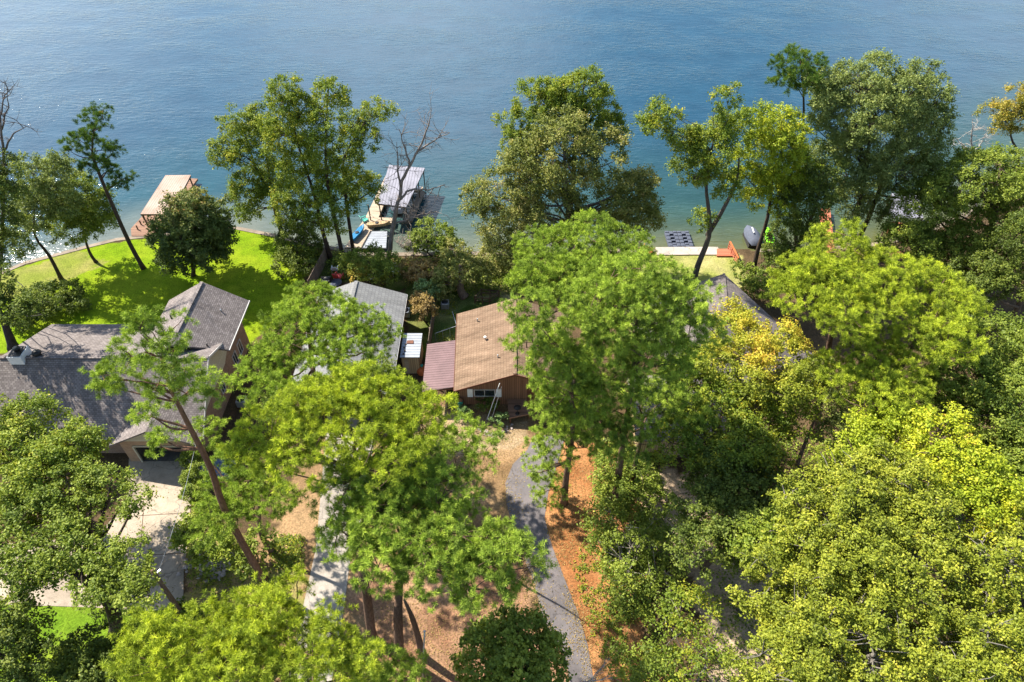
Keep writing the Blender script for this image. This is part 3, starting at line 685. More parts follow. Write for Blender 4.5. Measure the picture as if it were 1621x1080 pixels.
tree('pine', 'dark pine top with a rust coloured tip at the lake edge', 'pine_dark', [(1265, 105, 40, 18), (1240, 130, 26, 18), (1275, 130, 26, 22)], base=(1262, 392), tr=.25, bark=DB)
tree('broad', 'widest grey green domed tree at the lake edge', 'silver',
     [(1375, 160, 76, 66), (1330, 190, 50, 60), (1430, 170, 52, 62), (1470, 200, 30, 46), (1400, 240, 76, 60), (1330, 270, 54, 52), (1440, 280, 48, 44), (1360, 320, 46, 34), (1300, 150, 32, 34)],
     base=(1350, 405), path=[(1352, 375), (1355, 340), (1370, 280), (1378, 190)], tr=.42, bark=DB, stems=[((1352, 392), (1375, 345), (1395, 290), (1410, 230))], cover=.95)
tree('broad', 'shaded dark green tree between the lime water craft and the red deck', 'dark', [(1270, 325, 40, 44), (1262, 378, 40, 36), (1240, 405, 24, 18), (1290, 290, 34, 36), (1240, 420, 34, 26)], base=(1255, 440), tr=.3, bark=DB, drop=.06)
tree('broad', 'light green shrub beside the red wooden stair rail', 'green', [(1178, 428, 18, 14, 1.2), (1200, 455, 22, 26, 1.5)], base=(1190, 445), name='shrub', cat='shrub', tr=.07, pr=.55, z=1.5, ls=.2)
tree('broad', 'golden autumn tree leaning in from the right edge over the lake', 'autumn', [(1575, 180, 26, 16), (1605, 155, 18, 20), (1610, 190, 26, 22), (1590, 200, 20, 12), (1640, 170, 30, 30)], base=(1612, 300), path=[(1612, 245), (1600, 215), (1605, 170)], tr=.2, bark=DB, drop=.3)
bare_tree('bare_tree', 'bleached dead snag rising out of the right shore trees', (1545, 330), [(1, (0, 0), (1540, 260), (1538, 215), (1540, 195)), (.6, (1540, 240), (1525, 230), (1512, 218)), (.6, (1542, 242), (1552, 228), (1560, 212))], .18, (.42, .38, .33), 26, 1.2, 21)
tree('broad', 'broad mid green tree filling the right shore', 'green', [(1520, 290, 60, 46), (1580, 275, 56, 40), (1470, 320, 44, 34), (1610, 320, 50, 50), (1545, 345, 60, 40)], base=(1545, 450), tr=.35, drop=.08)
tree('broad', 'lower mid green tree beside the red boat house deck', 'green', [(1440, 385, 46, 34), (1490, 395, 50, 40), (1420, 365, 26, 22), (1550, 400, 56, 40)], base=(1480, 470), tr=.3, drop=.08)
tree('broad', 'dark green tree at the right frame edge behind the yellow pines', 'dark', [(1600, 430, 60, 46), (1545, 445, 46, 34), (1640, 380, 50, 60)], base=(1600, 530), tr=.35, drop=.06)
# --- the middle belt
tree('pine', 'bright green pine behind the right side of the tan roof', 'pine', [(930, 385, 72, 30), (868, 400, 56, 34), (850, 445, 40, 40), (985, 395, 44, 26), (870, 440, 52, 34), (915, 440, 60, 34), (960, 425, 56, 30)], z=16, tr=.3, bark=PB)
tree('pine', 'largest bright green pine crown in the centre right', 'pine',
     [(1010, 455, 66, 34), (960, 480, 62, 38), (1070, 480, 56, 36), (1000, 520, 76, 44), (1085, 520, 46, 36), (930, 520, 46, 34), (1040, 570, 60, 40), (970, 590, 54, 42)], base=(975, 785),
     path=[(980, 745), (988, 690), (1000, 610), (1008, 500)], tr=.34, bark=PB, fill=1.3, drop=.08)
tree('pine', 'tall pine beside the asphalt drive and orange straw bank', 'pine',
     [(843, 500, 28, 34), (850, 545, 38, 30), (864, 592, 24, 18), (880, 575, 40, 24), (905, 620, 56, 38), (880, 650, 34, 30), (925, 660, 44, 40), (870, 698, 30, 24), (900, 700, 36, 26), (880, 560, 40, 20), (870, 775, 22, 20), (855, 740, 20, 14)], base=(893, 797),
     path=[(897, 750), (906, 690), (905, 620), (900, 570)], tr=.28, bark=PB, fill=1.25, drop=.08)
tree('pine', 'sloping green pine limbed tree above the hidden right house', 'pine', [(1010, 650, 44, 34), (1000, 700, 40, 30), (1045, 620, 36, 28), (960, 690, 30, 28), (1080, 600, 40, 28), (1085, 655, 34, 26)], z=11, tr=.24, bark=PB, drop=.15)
tree('pine', 'flat topped yellow green pine at the right of centre', 'pine_yellow', [(1330, 415, 90, 28), (1280, 435, 56, 30), (1385, 435, 60, 30), (1320, 465, 84, 34), (1400, 470, 44, 34), (1260, 470, 40, 24), (1340, 500, 60, 24)],
     base=(1290, 690), path=[(1300, 620), (1312, 550), (1325, 480), (1340, 430)], tr=.34, bark=PB, z=18)
tree('pine', 'yellow pine crown against the dark trees at right', 'pine_yellow', [(1480, 460, 44, 28), (1510, 490, 46, 34), (1465, 510, 44, 36), (1500, 540, 48, 34), (1470, 440, 30, 16)], z=17, tr=.3, bark=PB)
tree('pine', 'lower yellow green pine in the middle of the right woods', 'pine_yellow', [(1380, 560, 60, 30), (1340, 590, 56, 30), (1420, 590, 50, 34), (1390, 625, 64, 34), (1450, 560, 36, 24), (1440, 640, 36, 30)], z=14, tr=.28, bark=PB)
tree('broad', 'golden yellow autumn tree in front of the dark hip roof', 'yellow', [(1170, 520, 46, 30), (1215, 545, 56, 40), (1165, 565, 50, 36), (1260, 580, 46, 36), (1225, 605, 54, 34), (1150, 505, 26, 16)], z=13, tr=.28, cover=.85, drop=.3, ls=.17, extra_cols='shoulder')
tree('broad', 'mid green tree with yellow flecks below the golden tree', 'poplar', [(1120, 640, 60, 46), (1180, 660, 60, 50), (1240, 640, 46, 40), (1150, 700, 66, 40), (1080, 700, 46, 34), (1220, 700, 44, 40), (1100, 590, 40, 36), (1135, 570, 46, 34)], z=10, tr=.3, cover=.9, drop=.18, ls=.18)
tree('broad', 'dark shaded tree at the end of the pale dirt drive', 'dark', [(1160, 770, 60, 46), (1200, 800, 50, 50), (1130, 820, 60, 50), (1190, 850, 46, 50), (1110, 870, 40, 30), (1140, 740, 46, 30)], z=9, tr=.3, drop=.12)
tree('broad', 'light green shrubby tree between the pines and yellow tree in the right woods', 'silver', [(1300, 640, 34, 34), (1290, 600, 26, 28), (1330, 680, 34, 26)], z=8, tr=.2, drop=.2)
tree('broad', 'lime yellow sweetgum like tree left of the twin yellow crowns', 'lime', [(1400, 660, 46, 42), (1430, 700, 56, 40), (1380, 700, 40, 36), (1350, 730, 40, 30)], z=13, tr=.28, extra_cols='shoulder')
tree('broad', 'bright yellow crown in the right woods, upper of two', 'lime', [(1490, 700, 52, 40), (1470, 740, 46, 36), (1530, 730, 40, 34)], z=14, tr=.28, extra_cols='shoulder')
tree('broad', 'bright yellow crown in the right woods, lower of two', 'lime', [(1545, 780, 52, 38), (1585, 800, 36, 34), (1520, 810, 44, 30)], z=13, tr=.28, extra_cols='shoulder')
tree('broad', 'broad green tree at the right edge under the yellow pines', 'green', [(1570, 550, 60, 50), (1610, 590, 50, 60), (1540, 600, 56, 50), (1600, 650, 56, 56)], z=13, tr=.35, drop=.08)
tree('broad', 'dim green tree at the right edge beside the bright yellow crowns', 'green', [(1530, 660, 56, 44), (1590, 710, 56, 50), (1620, 760, 50, 50), (1500, 640, 40, 30)], z=11, tr=.3, drop=.1)
# --- big oaks lower right
tree('broad', 'pale green oak crown below the bright yellow trees', 'oak_olive', [(1330, 770, 70, 44), (1280, 790, 50, 46), (1400, 770, 66, 46), (1450, 800, 56, 40), (1340, 820, 76, 44)], z=14, tr=.45, bark=GB, drop=.28, twig=.8, ls=.15, pr=.66, fill=1.05, cover=1)
tree('broad', 'massive olive oak in the lower right with pale limbs', 'oak_olive', [(1380, 880, 86, 60), (1300, 880, 66, 60), (1450, 870, 66, 60), (1340, 940, 76, 56), (1430, 950, 66, 56)], z=13, tr=.5, bark=GB, drop=.32, twig=.8, ls=.15, pr=.66, fill=1.0, cover=1)
tree('broad', 'oak at the right frame edge with gaps showing pale branches', 'oak_olive', [(1540, 860, 60, 50), (1590, 900, 66, 56), (1530, 930, 46, 40), (1630, 850, 50, 50)], z=13, tr=.45, bark=GB, drop=.36, twig=.9, ls=.17, pr=.62, fill=.75, cover=.85)
tree('broad', 'oak in the bottom right corner of the view', 'oak_olive', [(1560, 1010, 76, 60), (1480, 1040, 66, 56), (1620, 1060, 60, 60), (1520, 1090, 80, 46)], z=12, tr=.45, bark=GB, drop=.28, twig=.8, ls=.15, pr=.66, fill=1.05, cover=1)
tree('broad', 'oak crown at the bottom edge next to the yellow saplings', 'oak_olive', [(1250, 960, 60, 56), (1280, 1030, 70, 56), (1200, 920, 44, 44), (1370, 1050, 70, 50), (1230, 1080, 66, 50)], z=12, tr=.45, bark=GB, drop=.28, twig=.8, ls=.15, pr=.66, fill=1.05, cover=1)
tree('broad', 'green oak left of the massive olive oak', 'oak', [(1240, 850, 50, 46), (1210, 880, 40, 40), (1260, 800, 36, 36)], z=11, tr=.3, bark=GB, drop=.2)
# --- undergrowth between drive and oaks
tree('broad', 'thin leaved green bush tangle beside the orange straw bank', 'green', [(985, 850, 50, 34, 3), (1030, 890, 46, 40, 3), (1000, 930, 40, 34, 2.5), (960, 820, 34, 24, 2.5), (1055, 850, 34, 30, 3)], base=(1000, 920), tr=.1, cover=.6, drop=.3, name='shrub', cat='shrub', twig=.7, bark=GB)
tree('broad', 'sparse yellow sapling beside the pale dirt track', 'poplar', [(1090, 970, 44, 28, 5), (1120, 1000, 44, 34, 5), (1060, 1000, 34, 26, 4), (1100, 1040, 40, 30, 4)], base=(1100, 1090), tr=.1, cover=.45, drop=.35, bark=GB, twig=.7)
tree('broad', 'leafy green bush at the bottom edge right of the asphalt', 'green', [(1010, 1060, 40, 30, 2.5), (1050, 1080, 46, 30, 2.5)], base=(1030, 1100), tr=.08, cover=.7, drop=.2, name='shrub', cat='shrub')
tree('broad', 'dark green bush at the foot of the central pine trunk', 'green', [(965, 745, 20, 34, 3), (975, 790, 26, 28, 2), (1040, 790, 26, 24, 2), (1010, 770, 30, 24, 2.5)], base=(970, 800), tr=.08, cover=.8, name='shrub', cat='shrub', z=2)
tree('broad', 'dark cedar green tree at the bottom beside the shaded asphalt', 'green', [(820, 1020, 54, 36), (780, 1050, 56, 40), (860, 1050, 36, 36), (820, 1085, 60, 34)], z=6, tr=.22, pr=.8, ls=.22, drop=.05, cover=1.1)
bare_tree('fallen_branch', 'pale dead branch lying in the bush tangle', (990, 880), [(1, (0, 0), (1005, 860), (1020, 840)), (.8, (985, 875), (960, 890), (940, 893)), (.7, (1000, 868), (1030, 900), (1040, 930))], .07, (.42, .38, .33), 40, 1.4, 31)['category'] = 'branch'
bare_tree('fallen_branch', 'grey bare branch at the bottom edge beside the asphalt', (925, 1085), [(1, (0, 0), (945, 1065), (965, 1042)), (.7, (930, 1080), (950, 1078), (962, 1074))], .06, (.36, .32, .28), 8, .8, 33)['category'] = 'branch'
# --- pines in the foreground
tree('pine', 'leaning slender pine in front of the brick house garage', 'pine',
     [(250, 530, 48, 20), (215, 550, 36, 16), (285, 555, 36, 20), (190, 590, 36, 16), (170, 604, 22, 10), (255, 585, 46, 20), (300, 590, 28, 14), (240, 660, 28, 18), (300, 625, 40, 12), (340, 622, 26, 12), (255, 700, 18, 16), (250, 612, 26, 14), (225, 520, 22, 10)],
     base=(418, 918), path=[(395, 880), (355, 805), (335, 745), (310, 695), (287, 650), (268, 610), (255, 550)], tr=.27, bark=(.2, .11, .07), pr=.62, drop=.2, fill=.8)
tree('pine', 'full green pine covering the left side of the plain grey roof', 'pine',
     [(490, 480, 50, 20), (454, 507, 36, 26), (520, 505, 50, 30), (575, 520, 44, 26), (480, 540, 66, 32), (560, 555, 56, 26), (440, 567, 38, 26), (410, 600, 36, 26), (600, 530, 30, 18), (440, 620, 40, 24), (500, 590, 40, 24)],
     base=(492, 720), z=15, path=[(500, 660), (497, 600, 9), (490, 540, 14), (485, 500, 16)], tr=.32, bark=PB, drop=.12)
tree('broad', 'dark leaved tree under the pine at the grey roof eave', 'dark', [(590, 600, 40, 24, 7), (560, 620, 44, 26, 7), (500, 630, 46, 24, 7), (620, 610, 26, 18, 6), (450, 650, 40, 20, 7)], base=(560, 690), z=7, tr=.25, bark=DB)
tree('pine', 'bright yellow green pine in front of the two small houses', 'pine_yellow',
     [(570, 620, 70, 24), (500, 650, 70, 36), (620, 650, 60, 32), (440, 690, 60, 36), (560, 680, 76, 38), (660, 680, 50, 32), (480, 730, 66, 38), (400, 710, 40, 24), (610, 720, 60, 30), (690, 650, 30, 24)],
     base=(589, 1012), z=20, path=[(580, 940, ), (572, 900), (560, 830, 12), (560, 760, 17), (562, 690, 20)], tr=.34, bark=PB, drop=.1)
tree('pine', 'small pine limb spray between the yellow pine and the tan bare yard', 'pine', [(735, 680, 26, 16), (755, 700, 26, 16), (715, 705, 26, 14), (760, 720, 18, 10)], z=14, tr=.12, bark=PB, drop=.2, pr=.7)
tree('pine', 'large spreading pine above the forked trunks at bottom centre', 'pine',
     [(640, 760, 76, 34), (560, 790, 66, 36), (700, 790, 66, 36), (620, 830, 80, 40), (720, 850, 66, 36), (560, 850, 56, 34), (780, 870, 50, 26), (680, 890, 70, 34), (820, 890, 44, 22), (600, 900, 50, 26), (760, 920, 56, 26), (660, 740, 60, 24)],
     base=(632, 1040), z=17, path=[(630, 980), (632, 930, 9), (636, 880, 13), (640, 820, 17)], tr=.36, bark=PB, drop=.1, fill=1.15, stems=[((670, 1040), (655, 985), (640, 950))], twig=.55)
tree('pine', 'wide pine crown along the bottom left edge', 'pine_yellow',
     [(400, 988, 66, 32), (458, 925, 26, 22), (330, 1020, 70, 34), (440, 1015, 80, 36), (530, 1012, 48, 26), (250, 1045, 60, 38), (380, 1070, 90, 40), (500, 1075, 70, 34), (575, 1050, 34, 20), (232, 1008, 32, 18), (300, 1060, 50, 36)],
     z=15, tr=.36, bark=PB, drop=.12)
tree('pine', 'shadowed pine growing at the bottom centre edge', 'pine', [(600, 1060, 46, 22), (560, 1085, 60, 26), (640, 1085, 50, 24)], z=8, tr=.2, bark=PB)
tree('pine', 'low green pine right of the concrete garage drive', 'pine', [(370, 740, 44, 24), (400, 770, 50, 30), (360, 790, 36, 26), (330, 690, 34, 16), (430, 800, 40, 28), (350, 830, 44, 24)], z=9, tr=.22, bark=PB, drop=.12)
tree('broad', 'rounded light green shrub beside the rock pile', 'oak', [(322, 850, 34, 26, 2), (350, 870, 30, 22, 1.8), (310, 822, 20, 18, 2)], base=(330, 880), name='shrub', cat='shrub', tr=.08, pr=.6, z=2, ls=.2)
tree('broad', 'low dark bush around the foot of the leaning slender pine', 'green', [(395, 890, 22, 18, 1.4), (408, 860, 22, 20, 1.8)], base=(400, 900), name='shrub', cat='shrub', tr=.07, pr=.6, z=2, ls=.2)
for i, (x, y, s_) in enumerate([(303, 740, 12), (305, 768, 13), (304, 797, 13), (290, 862, 11)]):
    tree('broad', ['narrow clipped evergreen nearest the garage', 'narrow clipped evergreen second from the garage along the drive', 'narrow clipped evergreen third from the garage along the drive', 'small round evergreen where drive meets the rocks'][i],
         'green', [(x, y - 10, s_, 20, 1.3)], base=(x + 3, y + 6), name='evergreen_shrub', cat='shrub', tr=.06, pr=.4, ls=.13, z=1, group='evergreens along the driveway', cover=1.2, drop=.03, limbs=False)
# --- left foreground oaks
tree('broad', 'broad green oak overlapping the front roof at far left', 'oak', [(60, 680, 60, 34), (20, 720, 60, 50), (100, 720, 50, 40), (60, 770, 66, 42), (130, 710, 28, 20), (-20, 690, 40, 50)], z=10, tr=.45, bark=DB, cover=1.0)
tree('broad', 'large dark green oak overhanging the concrete driveway at left', 'green',
     [(100, 775, 60, 32), (165, 775, 40, 20), (212, 790, 24, 12), (40, 820, 60, 34), (125, 825, 40, 20), (60, 890, 44, 30), (105, 880, 50, 30), (190, 895, 40, 34), (150, 925, 36, 24), (218, 945, 26, 26), (20, 930, 40, 36), (180, 940, 30, 26)],
     base=(186, 1000), z=10, path=[(178, 965), (155, 935), (115, 905, 8), (80, 865, 11)], tr=.5, bark=DB, drop=.18, fill=1.1)
tree('broad', 'dark oak at the left edge below the driveway', 'dark', [(20, 985, 46, 30), (10, 1040, 50, 40), (50, 1050, 30, 30)], z=8, tr=.35, bark=DB)
tree('broad', 'glossy dark shrubby tree at the bottom left beside the small lawn', 'dark', [(140, 1052, 50, 28), (182, 1020, 30, 24), (100, 1075, 46, 28), (160, 1075, 50, 28), (195, 1040, 26, 26)], z=4.5, tr=.25, bark=DB, pr=.7)
tree('broad', 'small bush wrapped around the utility pole foot', 'dark', [(280, 965, 12, 9, .8), (300, 975, 16, 8, .5)], base=(284, 975), name='shrub', cat='shrub', tr=.04, pr=.4, z=1, ls=.18)
tree('broad', 'round green shrub left of the brown house front bed', 'fern', [(734, 654, 9, 8, .6)], base=(734, 658), name='shrub', cat='shrub', tr=.04, pr=.4, ls=.16, limbs=False, z=.6)
tree('broad', 'round green shrub near the brown house deck steps', 'fern', [(791, 664, 10, 9, .7)], base=(791, 669), name='shrub', cat='shrub', tr=.04, pr=.4, ls=.16, limbs=False, z=.6)
tree('broad', 'dark bush in shade under the shuttered window', 'dark', [(770, 636, 18, 8, .7)], base=(770, 640), name='shrub', cat='shrub', tr=.04, pr=.4, ls=.16, limbs=False, z=.6)

#HOUSES
# ---------------------------------------------------------------- building helpers
def gable(mb, x0, x1, y0, y1, ze, zr, axis='y', t=.16, ridge=None):
    """two roof planes as thick slabs; ridge along axis"""
    if axis == 'y':
        r = (x0 + x1) / 2 if ridge is None else ridge
        mb.slab([(x0, y0, ze), (r, y0, zr), (r, y1, zr), (x0, y1, ze)], t)
        mb.slab([(r, y0, zr), (x1, y0, ze), (x1, y1, ze), (r, y1, zr)], t)
    else:
        r = (y0 + y1) / 2 if ridge is None else ridge
        z0, z1 = (ze, ze) if not isinstance(ze, tuple) else ze
        mb.slab([(x0, y0, z0), (x1, y0, z0), (x1, r, zr), (x0, r, zr)], t)
        mb.slab([(x0, r, zr), (x1, r, zr), (x1, y1, z1), (x0, y1, z1)], t)
def window(parent, a, b, z0, z1, out=(0, -1), trim='gutter', mull=1, name='window'):
    """window on the wall line a->b, 'out' is the outward normal; frame ring with a pane as its child"""
    a = np.array(a, float); b = np.array(b, float); o_ = np.array(out, float); d = (b - a) / np.linalg.norm(b - a)
    fr = MB(); q = lambda p, z, k: (p[0] + o_[0] * k, p[1] + o_[1] * k, z)
    ca = lambda p: p + o_ * .03
    w = .06
    fr.bar(q(a, z0, .03), q(b, z0, .03), .1, w); fr.bar(q(a, z1, .03), q(b, z1, .03), .1, w)
    fr.bar(q(a, z0, .031), q(a, z1, .031), .1, w, (o_[0], o_[1], 0)); fr.bar(q(b, z0, .031), q(b, z1, .031), .1, w, (o_[0], o_[1], 0))
    for k in range(mull):
        m = a + (b - a) * (k + 1) / (mull + 1); fr.bar(q(m, z0, .029), q(m, z1, .029), .06, .06, (o_[0], o_[1], 0))
    f = fr.build(name, M[trim], parent)
    g = MB().poly([q(a, z0, .012), q(b, z0, .012), q(b, z1, .012), q(a, z1, .012)]); g.build('pane', M['glass'], f)
    return f
# ---- brick house (left)
HX0, HX1 = -44.0, -27.0
b = empty('brick_house', (-35, 42, 0), 'large brown brick house with grey brown shingle roofs and open garage', 'house')
w = MB()
w.poly([(HX1, 35.9, 0), (HX1, 50.0, 0), (HX1, 50.0, 5.5), (HX1, 35.9, 5.5 - 1.7)])   # right wall
w.v.clear(); w.f.clear(); w.sm.clear()
w.mesh([(HX1, 35.9, 0), (HX1, 49.6, 0), (HX1, 49.6, 5.7), (HX1, 43.9, 5.7), (HX1, 43.9, 3.1), (HX1, 35.9, 3.1)], [(0, 1, 2, 3, 4, 5)])
w.poly([(HX1, 49.6, 0), (-33, 49.6, 0), (-33, 49.6, 5.7), (HX1, 49.6, 5.7)]); w.poly([(HX1, 49.6, 5.7), (-33, 49.6, 5.7), (-29.4, 49.6, 7.7)])
w.poly([(-33, 49.6, 0), (-33, 43, 0), (-33, 43, 5.7), (-33, 49.6, 5.7)])
w.poly([(-33, 47.2, 0), (HX0, 47.2, 0), (HX0, 47.2, 4.6), (-33, 47.2, 4.6)])
w.poly([(HX0, 47.2, 0), (HX0, 35.9, 0), (HX0, 35.9, 3), (HX0, 40.8, 6.9), (HX0, 47.2, 4.5)])
w.poly([(HX0, 35.9, 0), (-33.5, 35.9, 0), (-33.5, 35.9, 3), (HX0, 35.9, 3)])
w.build('wall', M['brick'], b)
g = MB()   # garage front with the opening left out
gy = 35.0; gx0, gx1, dx0, dx1, dz = -33.5, -27.3, -32.5, -28.3, 2.25
g.poly([(gx0, gy, 0), (dx0, gy, 0), (dx0, gy, 2.95), (gx0, gy, 2.95)]); g.poly([(dx1, gy, 0), (gx1, gy, 0), (gx1, gy, 2.95), (dx1, gy, 2.95)])
g.poly([(dx0, gy, dz), (dx1, gy, dz), (dx1, gy, 2.95), (dx0, gy, 2.95)]); g.poly([(gx1, gy, 0), (gx1, 36, 0), (gx1, 36, 2.95), (gx1, gy, 2.95)]); g.poly([(gx0, 36, 0), (gx0, gy, 0), (gx0, gy, 2.95), (gx0, 36, 2.95)])
g.build('garage_wall', M['brickp'], b)
MB().bar((dx0, gy - .02, 0), (dx0, gy - .02, dz), .14).bar((dx1, gy - .02, 0), (dx1, gy - .02, dz), .14).bar((dx0, gy - .021, dz + .02), (dx1, gy - .021, dz + .02), .14).build('door_frame', M['beige'], b)
inn = MB(); inn.poly([(dx0, 41, .05), (dx1, 41, .05), (dx1, 41, dz), (dx0, 41, dz)]); inn.poly([(dx0, gy, .05), (dx0, 41, .05), (dx0, 41, dz), (dx0, gy, dz)]); inn.poly([(dx1, 41, .05), (dx1, gy, .05), (dx1, gy, dz), (dx1, 41, dz)]); inn.poly([(dx0, gy, dz), (dx0, 41, dz), (dx1, 41, dz), (dx1, gy, dz)]); inn.poly([(dx0, gy, .05), (dx1, gy, .05), (dx1, 41, .05), (dx0, 41, .05)])
inn.build('garage_interior', M['interior'], b)
MB().box((dx1 - 1.5, gy + .25, 1.9), (dx1 - .05, gy + .6, 2.2)).build('garage_door', M['white'], b, label='white rolled up garage door edge')
s = MB(); s.poly([(gx0 - .3, gy - .01, 2.95), (gx1 + .1, gy - .01, 2.95), (-30.2, gy - .01, 4.75)]); s.poly([(HX1 + .01, 35.9, 3.1), (HX1 + .01, 43.9, 3.1), (HX1 + .01, 46.3, 4.3), (HX1 + .01, 43.9, 5.8), (HX1 + .01, 40.8, 7.0)])
s.build('gable_siding', M['beige'], b)
rf = MB(); gable(rf, -44.4, -26.3, 35.3, 47.7, (3.0, 4.6), 7.2, 'x', .18, 40.8); rf.build('main_roof', M['roof1'], b)
t_ = MB(); t_.slab([(-33.5, 41.5, 5.65), (-29.55, 41.5, 8.0), (-29.55, 50.0, 8.0), (-33.5, 50.0, 5.65)], .18); t_.slab([(-29.55, 41.5, 8.0), (-25.7, 43.2, 5.7), (-25.7, 49.9, 5.7), (-29.55, 50.0, 8.0)], .18)
t_.build('tower_roof', M['roof1'], b)
gr = MB(); gr.slab([(-34.1, 34.5, 2.95), (-30.2, 34.5, 4.95), (-30.2, 38.2, 4.95), (-34.1, 35.4, 2.95)], .16); gr.slab([(-30.2, 34.5, 4.95), (-26.4, 34.5, 2.95), (-26.4, 35.4, 2.95), (-30.2, 38.2, 4.95)], .16)
gr.build('garage_roof', M['roof1'], b)
MB().bar((-26.28, 35.2, 2.95), (-26.28, 40.8, 7.15), .05, .2).bar((-26.28, 40.8, 7.15), (-26.28, 43.6, 6.0), .05, .2).build('fascia', M['gutter'], b); MB().bar((-25.66, 43.2, 5.6), (-25.66, 49.95, 5.6), .12, .12).build('gutter', M['gutter'], b); MB().bar((-44.4, 35.2, 2.9), (-34.2, 35.2, 2.9), .12, .12).build('gutter', M['gutter'], b)
for (y0, y1, z0, z1) in ((36.9, 37.8, 1.3, 2.5), (41.6, 42.4, 1.4, 2.5), (45.4, 46.3, 1.0, 2.4), (47.0, 47.9, 1.0, 2.4), (46.0, 46.9, 3.6, 4.8)): window(b, (HX1, y0), (HX1, y1), z0, z1, (1, 0))
window(b, (-38.5, 35.9), (-37.2, 35.9), 1.0, 2.2, (0, -1)); window(b, (-42, 35.9), (-40.6, 35.9), 1.0, 2.2, (0, -1))
ch = MB().box((-43.3, 40.3, 5.6), (-42.1, 41.7, 7.7)).build('chimney', M['white'], b, label='boxed white chimney with dark metal top')
MB().box((-43.2, 40.4, 7.7), (-42.2, 41.6, 7.78)).lathe((-42.7, 41.1, 7.75), [(0, .22), (.2, .22), (.24, .3), (.3, .3)], 12).build('chimney_cap', M['dark'], ch)
MB().lathe((-41.2, 41.1, 7.0), [(0, .28), (.35, .28), (.42, .4), (.6, .34), (.68, .1)], 12).build('roof_vent', M['dark'], b)
for x, y, z in ((-27.2, 42.8, 6.4), (-28.6, 42.3, 6.6), (-31.4, 46, 6.9)): MB().lathe((x, y, z), [(0, .07), (.45, .07)], 8).build('vent_pipe', M['dark'], b)
# ---- plain grey roofed house
h = empty('small_house', (-15.5, 47, 0), 'small house with plain weathered grey gable roof behind the full pine', 'house')
w = MB(); X0, X1, Y0, Y1 = -19.6, -11.7, 40.5, 53.2
w.poly([(X1, Y0, 0), (X1, Y1, 0), (X1, Y1, 3.15), (X1, Y0, 3.15)]); w.poly([(X0, Y1, 0), (X0, Y0, 0), (X0, Y0, 3.15), (X0, Y1, 3.15)])
w.poly([(X0, Y0, 0), (X1, Y0, 0), (X1, Y0, 3.15), (-15.8, Y0, 4.8), (X0, Y0, 3.15)]); w.poly([(X1, Y1, 0), (X0, Y1, 0), (X0, Y1, 3.15), (-15.8, Y1, 4.8), (X1, Y1, 3.15)])
w.build('wall', M['tanwall'], h)
r = MB(); gable(r, -20.2, -10.95, 39.9, 53.7, 3.2, 5.0, 'y', .16, -15.9); r.build('roof', M['roof2'], h)
MB().bar((-10.92, 39.9, 3.08), (-10.92, 53.7, 3.08), .1, .12).build('gutter', M['gutter'], h)
window(h, (X1, 46), (X1, 47.2), 1.1, 2.3, (1, 0)); window(h, (-18, Y0), (-16.8, Y0), 1.1, 2.3, (0, -1)); window(h, (-14.5, Y0), (-13.2, Y0), 1.1, 2.3, (0, -1))
# ---- tan shed with white metal roof
p = [P(637.8, 527, 2.6), P(665.5, 527, 2.6), P(664, 566, 2.4), P(632, 566, 2.4)]
sx0, sx1, sy0, sy1 = p[3][0], p[2][0], p[2][1], p[0][1]
sx0 = max(sx0, -10.8)
sh = empty('shed', ((sx0 + sx1) / 2, (sy0 + sy1) / 2, 0), 'narrow tan shed with rusty white metal roof beside the grey roofed house', 'shed')
w = MB(); w.box((sx0 + .1, sy0 + .1, 0), (sx1 - .12, sy1 - .1, 2.28)); w.build('wall', M['tanwall'], sh)
MB().slab([(sx0, sy0, 2.42), (sx1, sy0, 2.42), (sx1, sy1, 2.55), (sx0, sy1, 2.55)], .07).build('roof', M['whitemetal'], sh)
MB().slab([(sx0 + .45, sy0 + 1.75, 2.56), (sx0 + 1.15, sy0 + 1.75, 2.56), (sx0 + 1.1, sy0 + 2.2, 2.57), (sx0 + .5, sy0 + 2.15, 2.57)], .02).build('rust_patch', M['trim'], sh)
for k in range(4): MB().lathe((sx0 + .3 + .1 * (k % 2), sy0 + .4 + .42 * k, 2.45), [(0, .09), (.1, .08), (.12, .02)], 7).build('roof_debris', M['post'], sh)
MB().box((sx0 + .35, sy0 + .07, .05), (sx0 + .75, sy0 + .12, 2.0)).build('door', M['decktan'], sh)
# ---- brown house
b = empty('wooden_house', (0, 46, 0), 'brown wooden house with tan shingle roof and white shutters', 'house')
BX0, BX1, BY0, BY1, RX = -4.9, 5.2, 41.5, 50.3, .25
w = MB()
w.poly([(BX0, BY0, 0), (BX1, BY0, 0), (BX1, BY0, 2.9), (RX, BY0, 4.85), (BX0, BY0, 2.9)]); w.poly([(BX1, BY1, 0), (BX0, BY1, 0), (BX0, BY1, 2.9), (RX, BY1, 4.85), (BX1, BY1, 2.9)])
w.poly([(BX0, BY1, 0), (BX0, BY0, 0), (BX0, BY0, 2.9), (BX0, BY1, 2.9)]); w.poly([(BX1, BY0, 0), (BX1, BY1, 0), (BX1, BY1, 2.9), (BX1, BY0, 2.9)])
w.build('wall', M['brownwall'], b)
r = MB(); r.slab([(-5.25, 40.6, 3.0), (RX, 40.75, 5.05), (RX, 51.0, 5.05), (-5.55, 50.9, 3.0)], .14); r.slab([(RX, 40.75, 5.05), (5.7, 40.8, 3.0), (5.7, 51.0, 3.0), (RX, 51.0, 5.05)], .14)
r.build('roof', M['roofB'], b)
MB().bar((-5.24, 40.57, 2.93), (RX, 40.72, 4.98), .04, .2).bar((RX, 40.72, 4.98), (5.7, 40.77, 2.93), .04, .2).bar((-5.3, 40.6, 2.93), (-5.6, 50.9, 2.93), .05, .18).build('fascia', M['trim'], b)
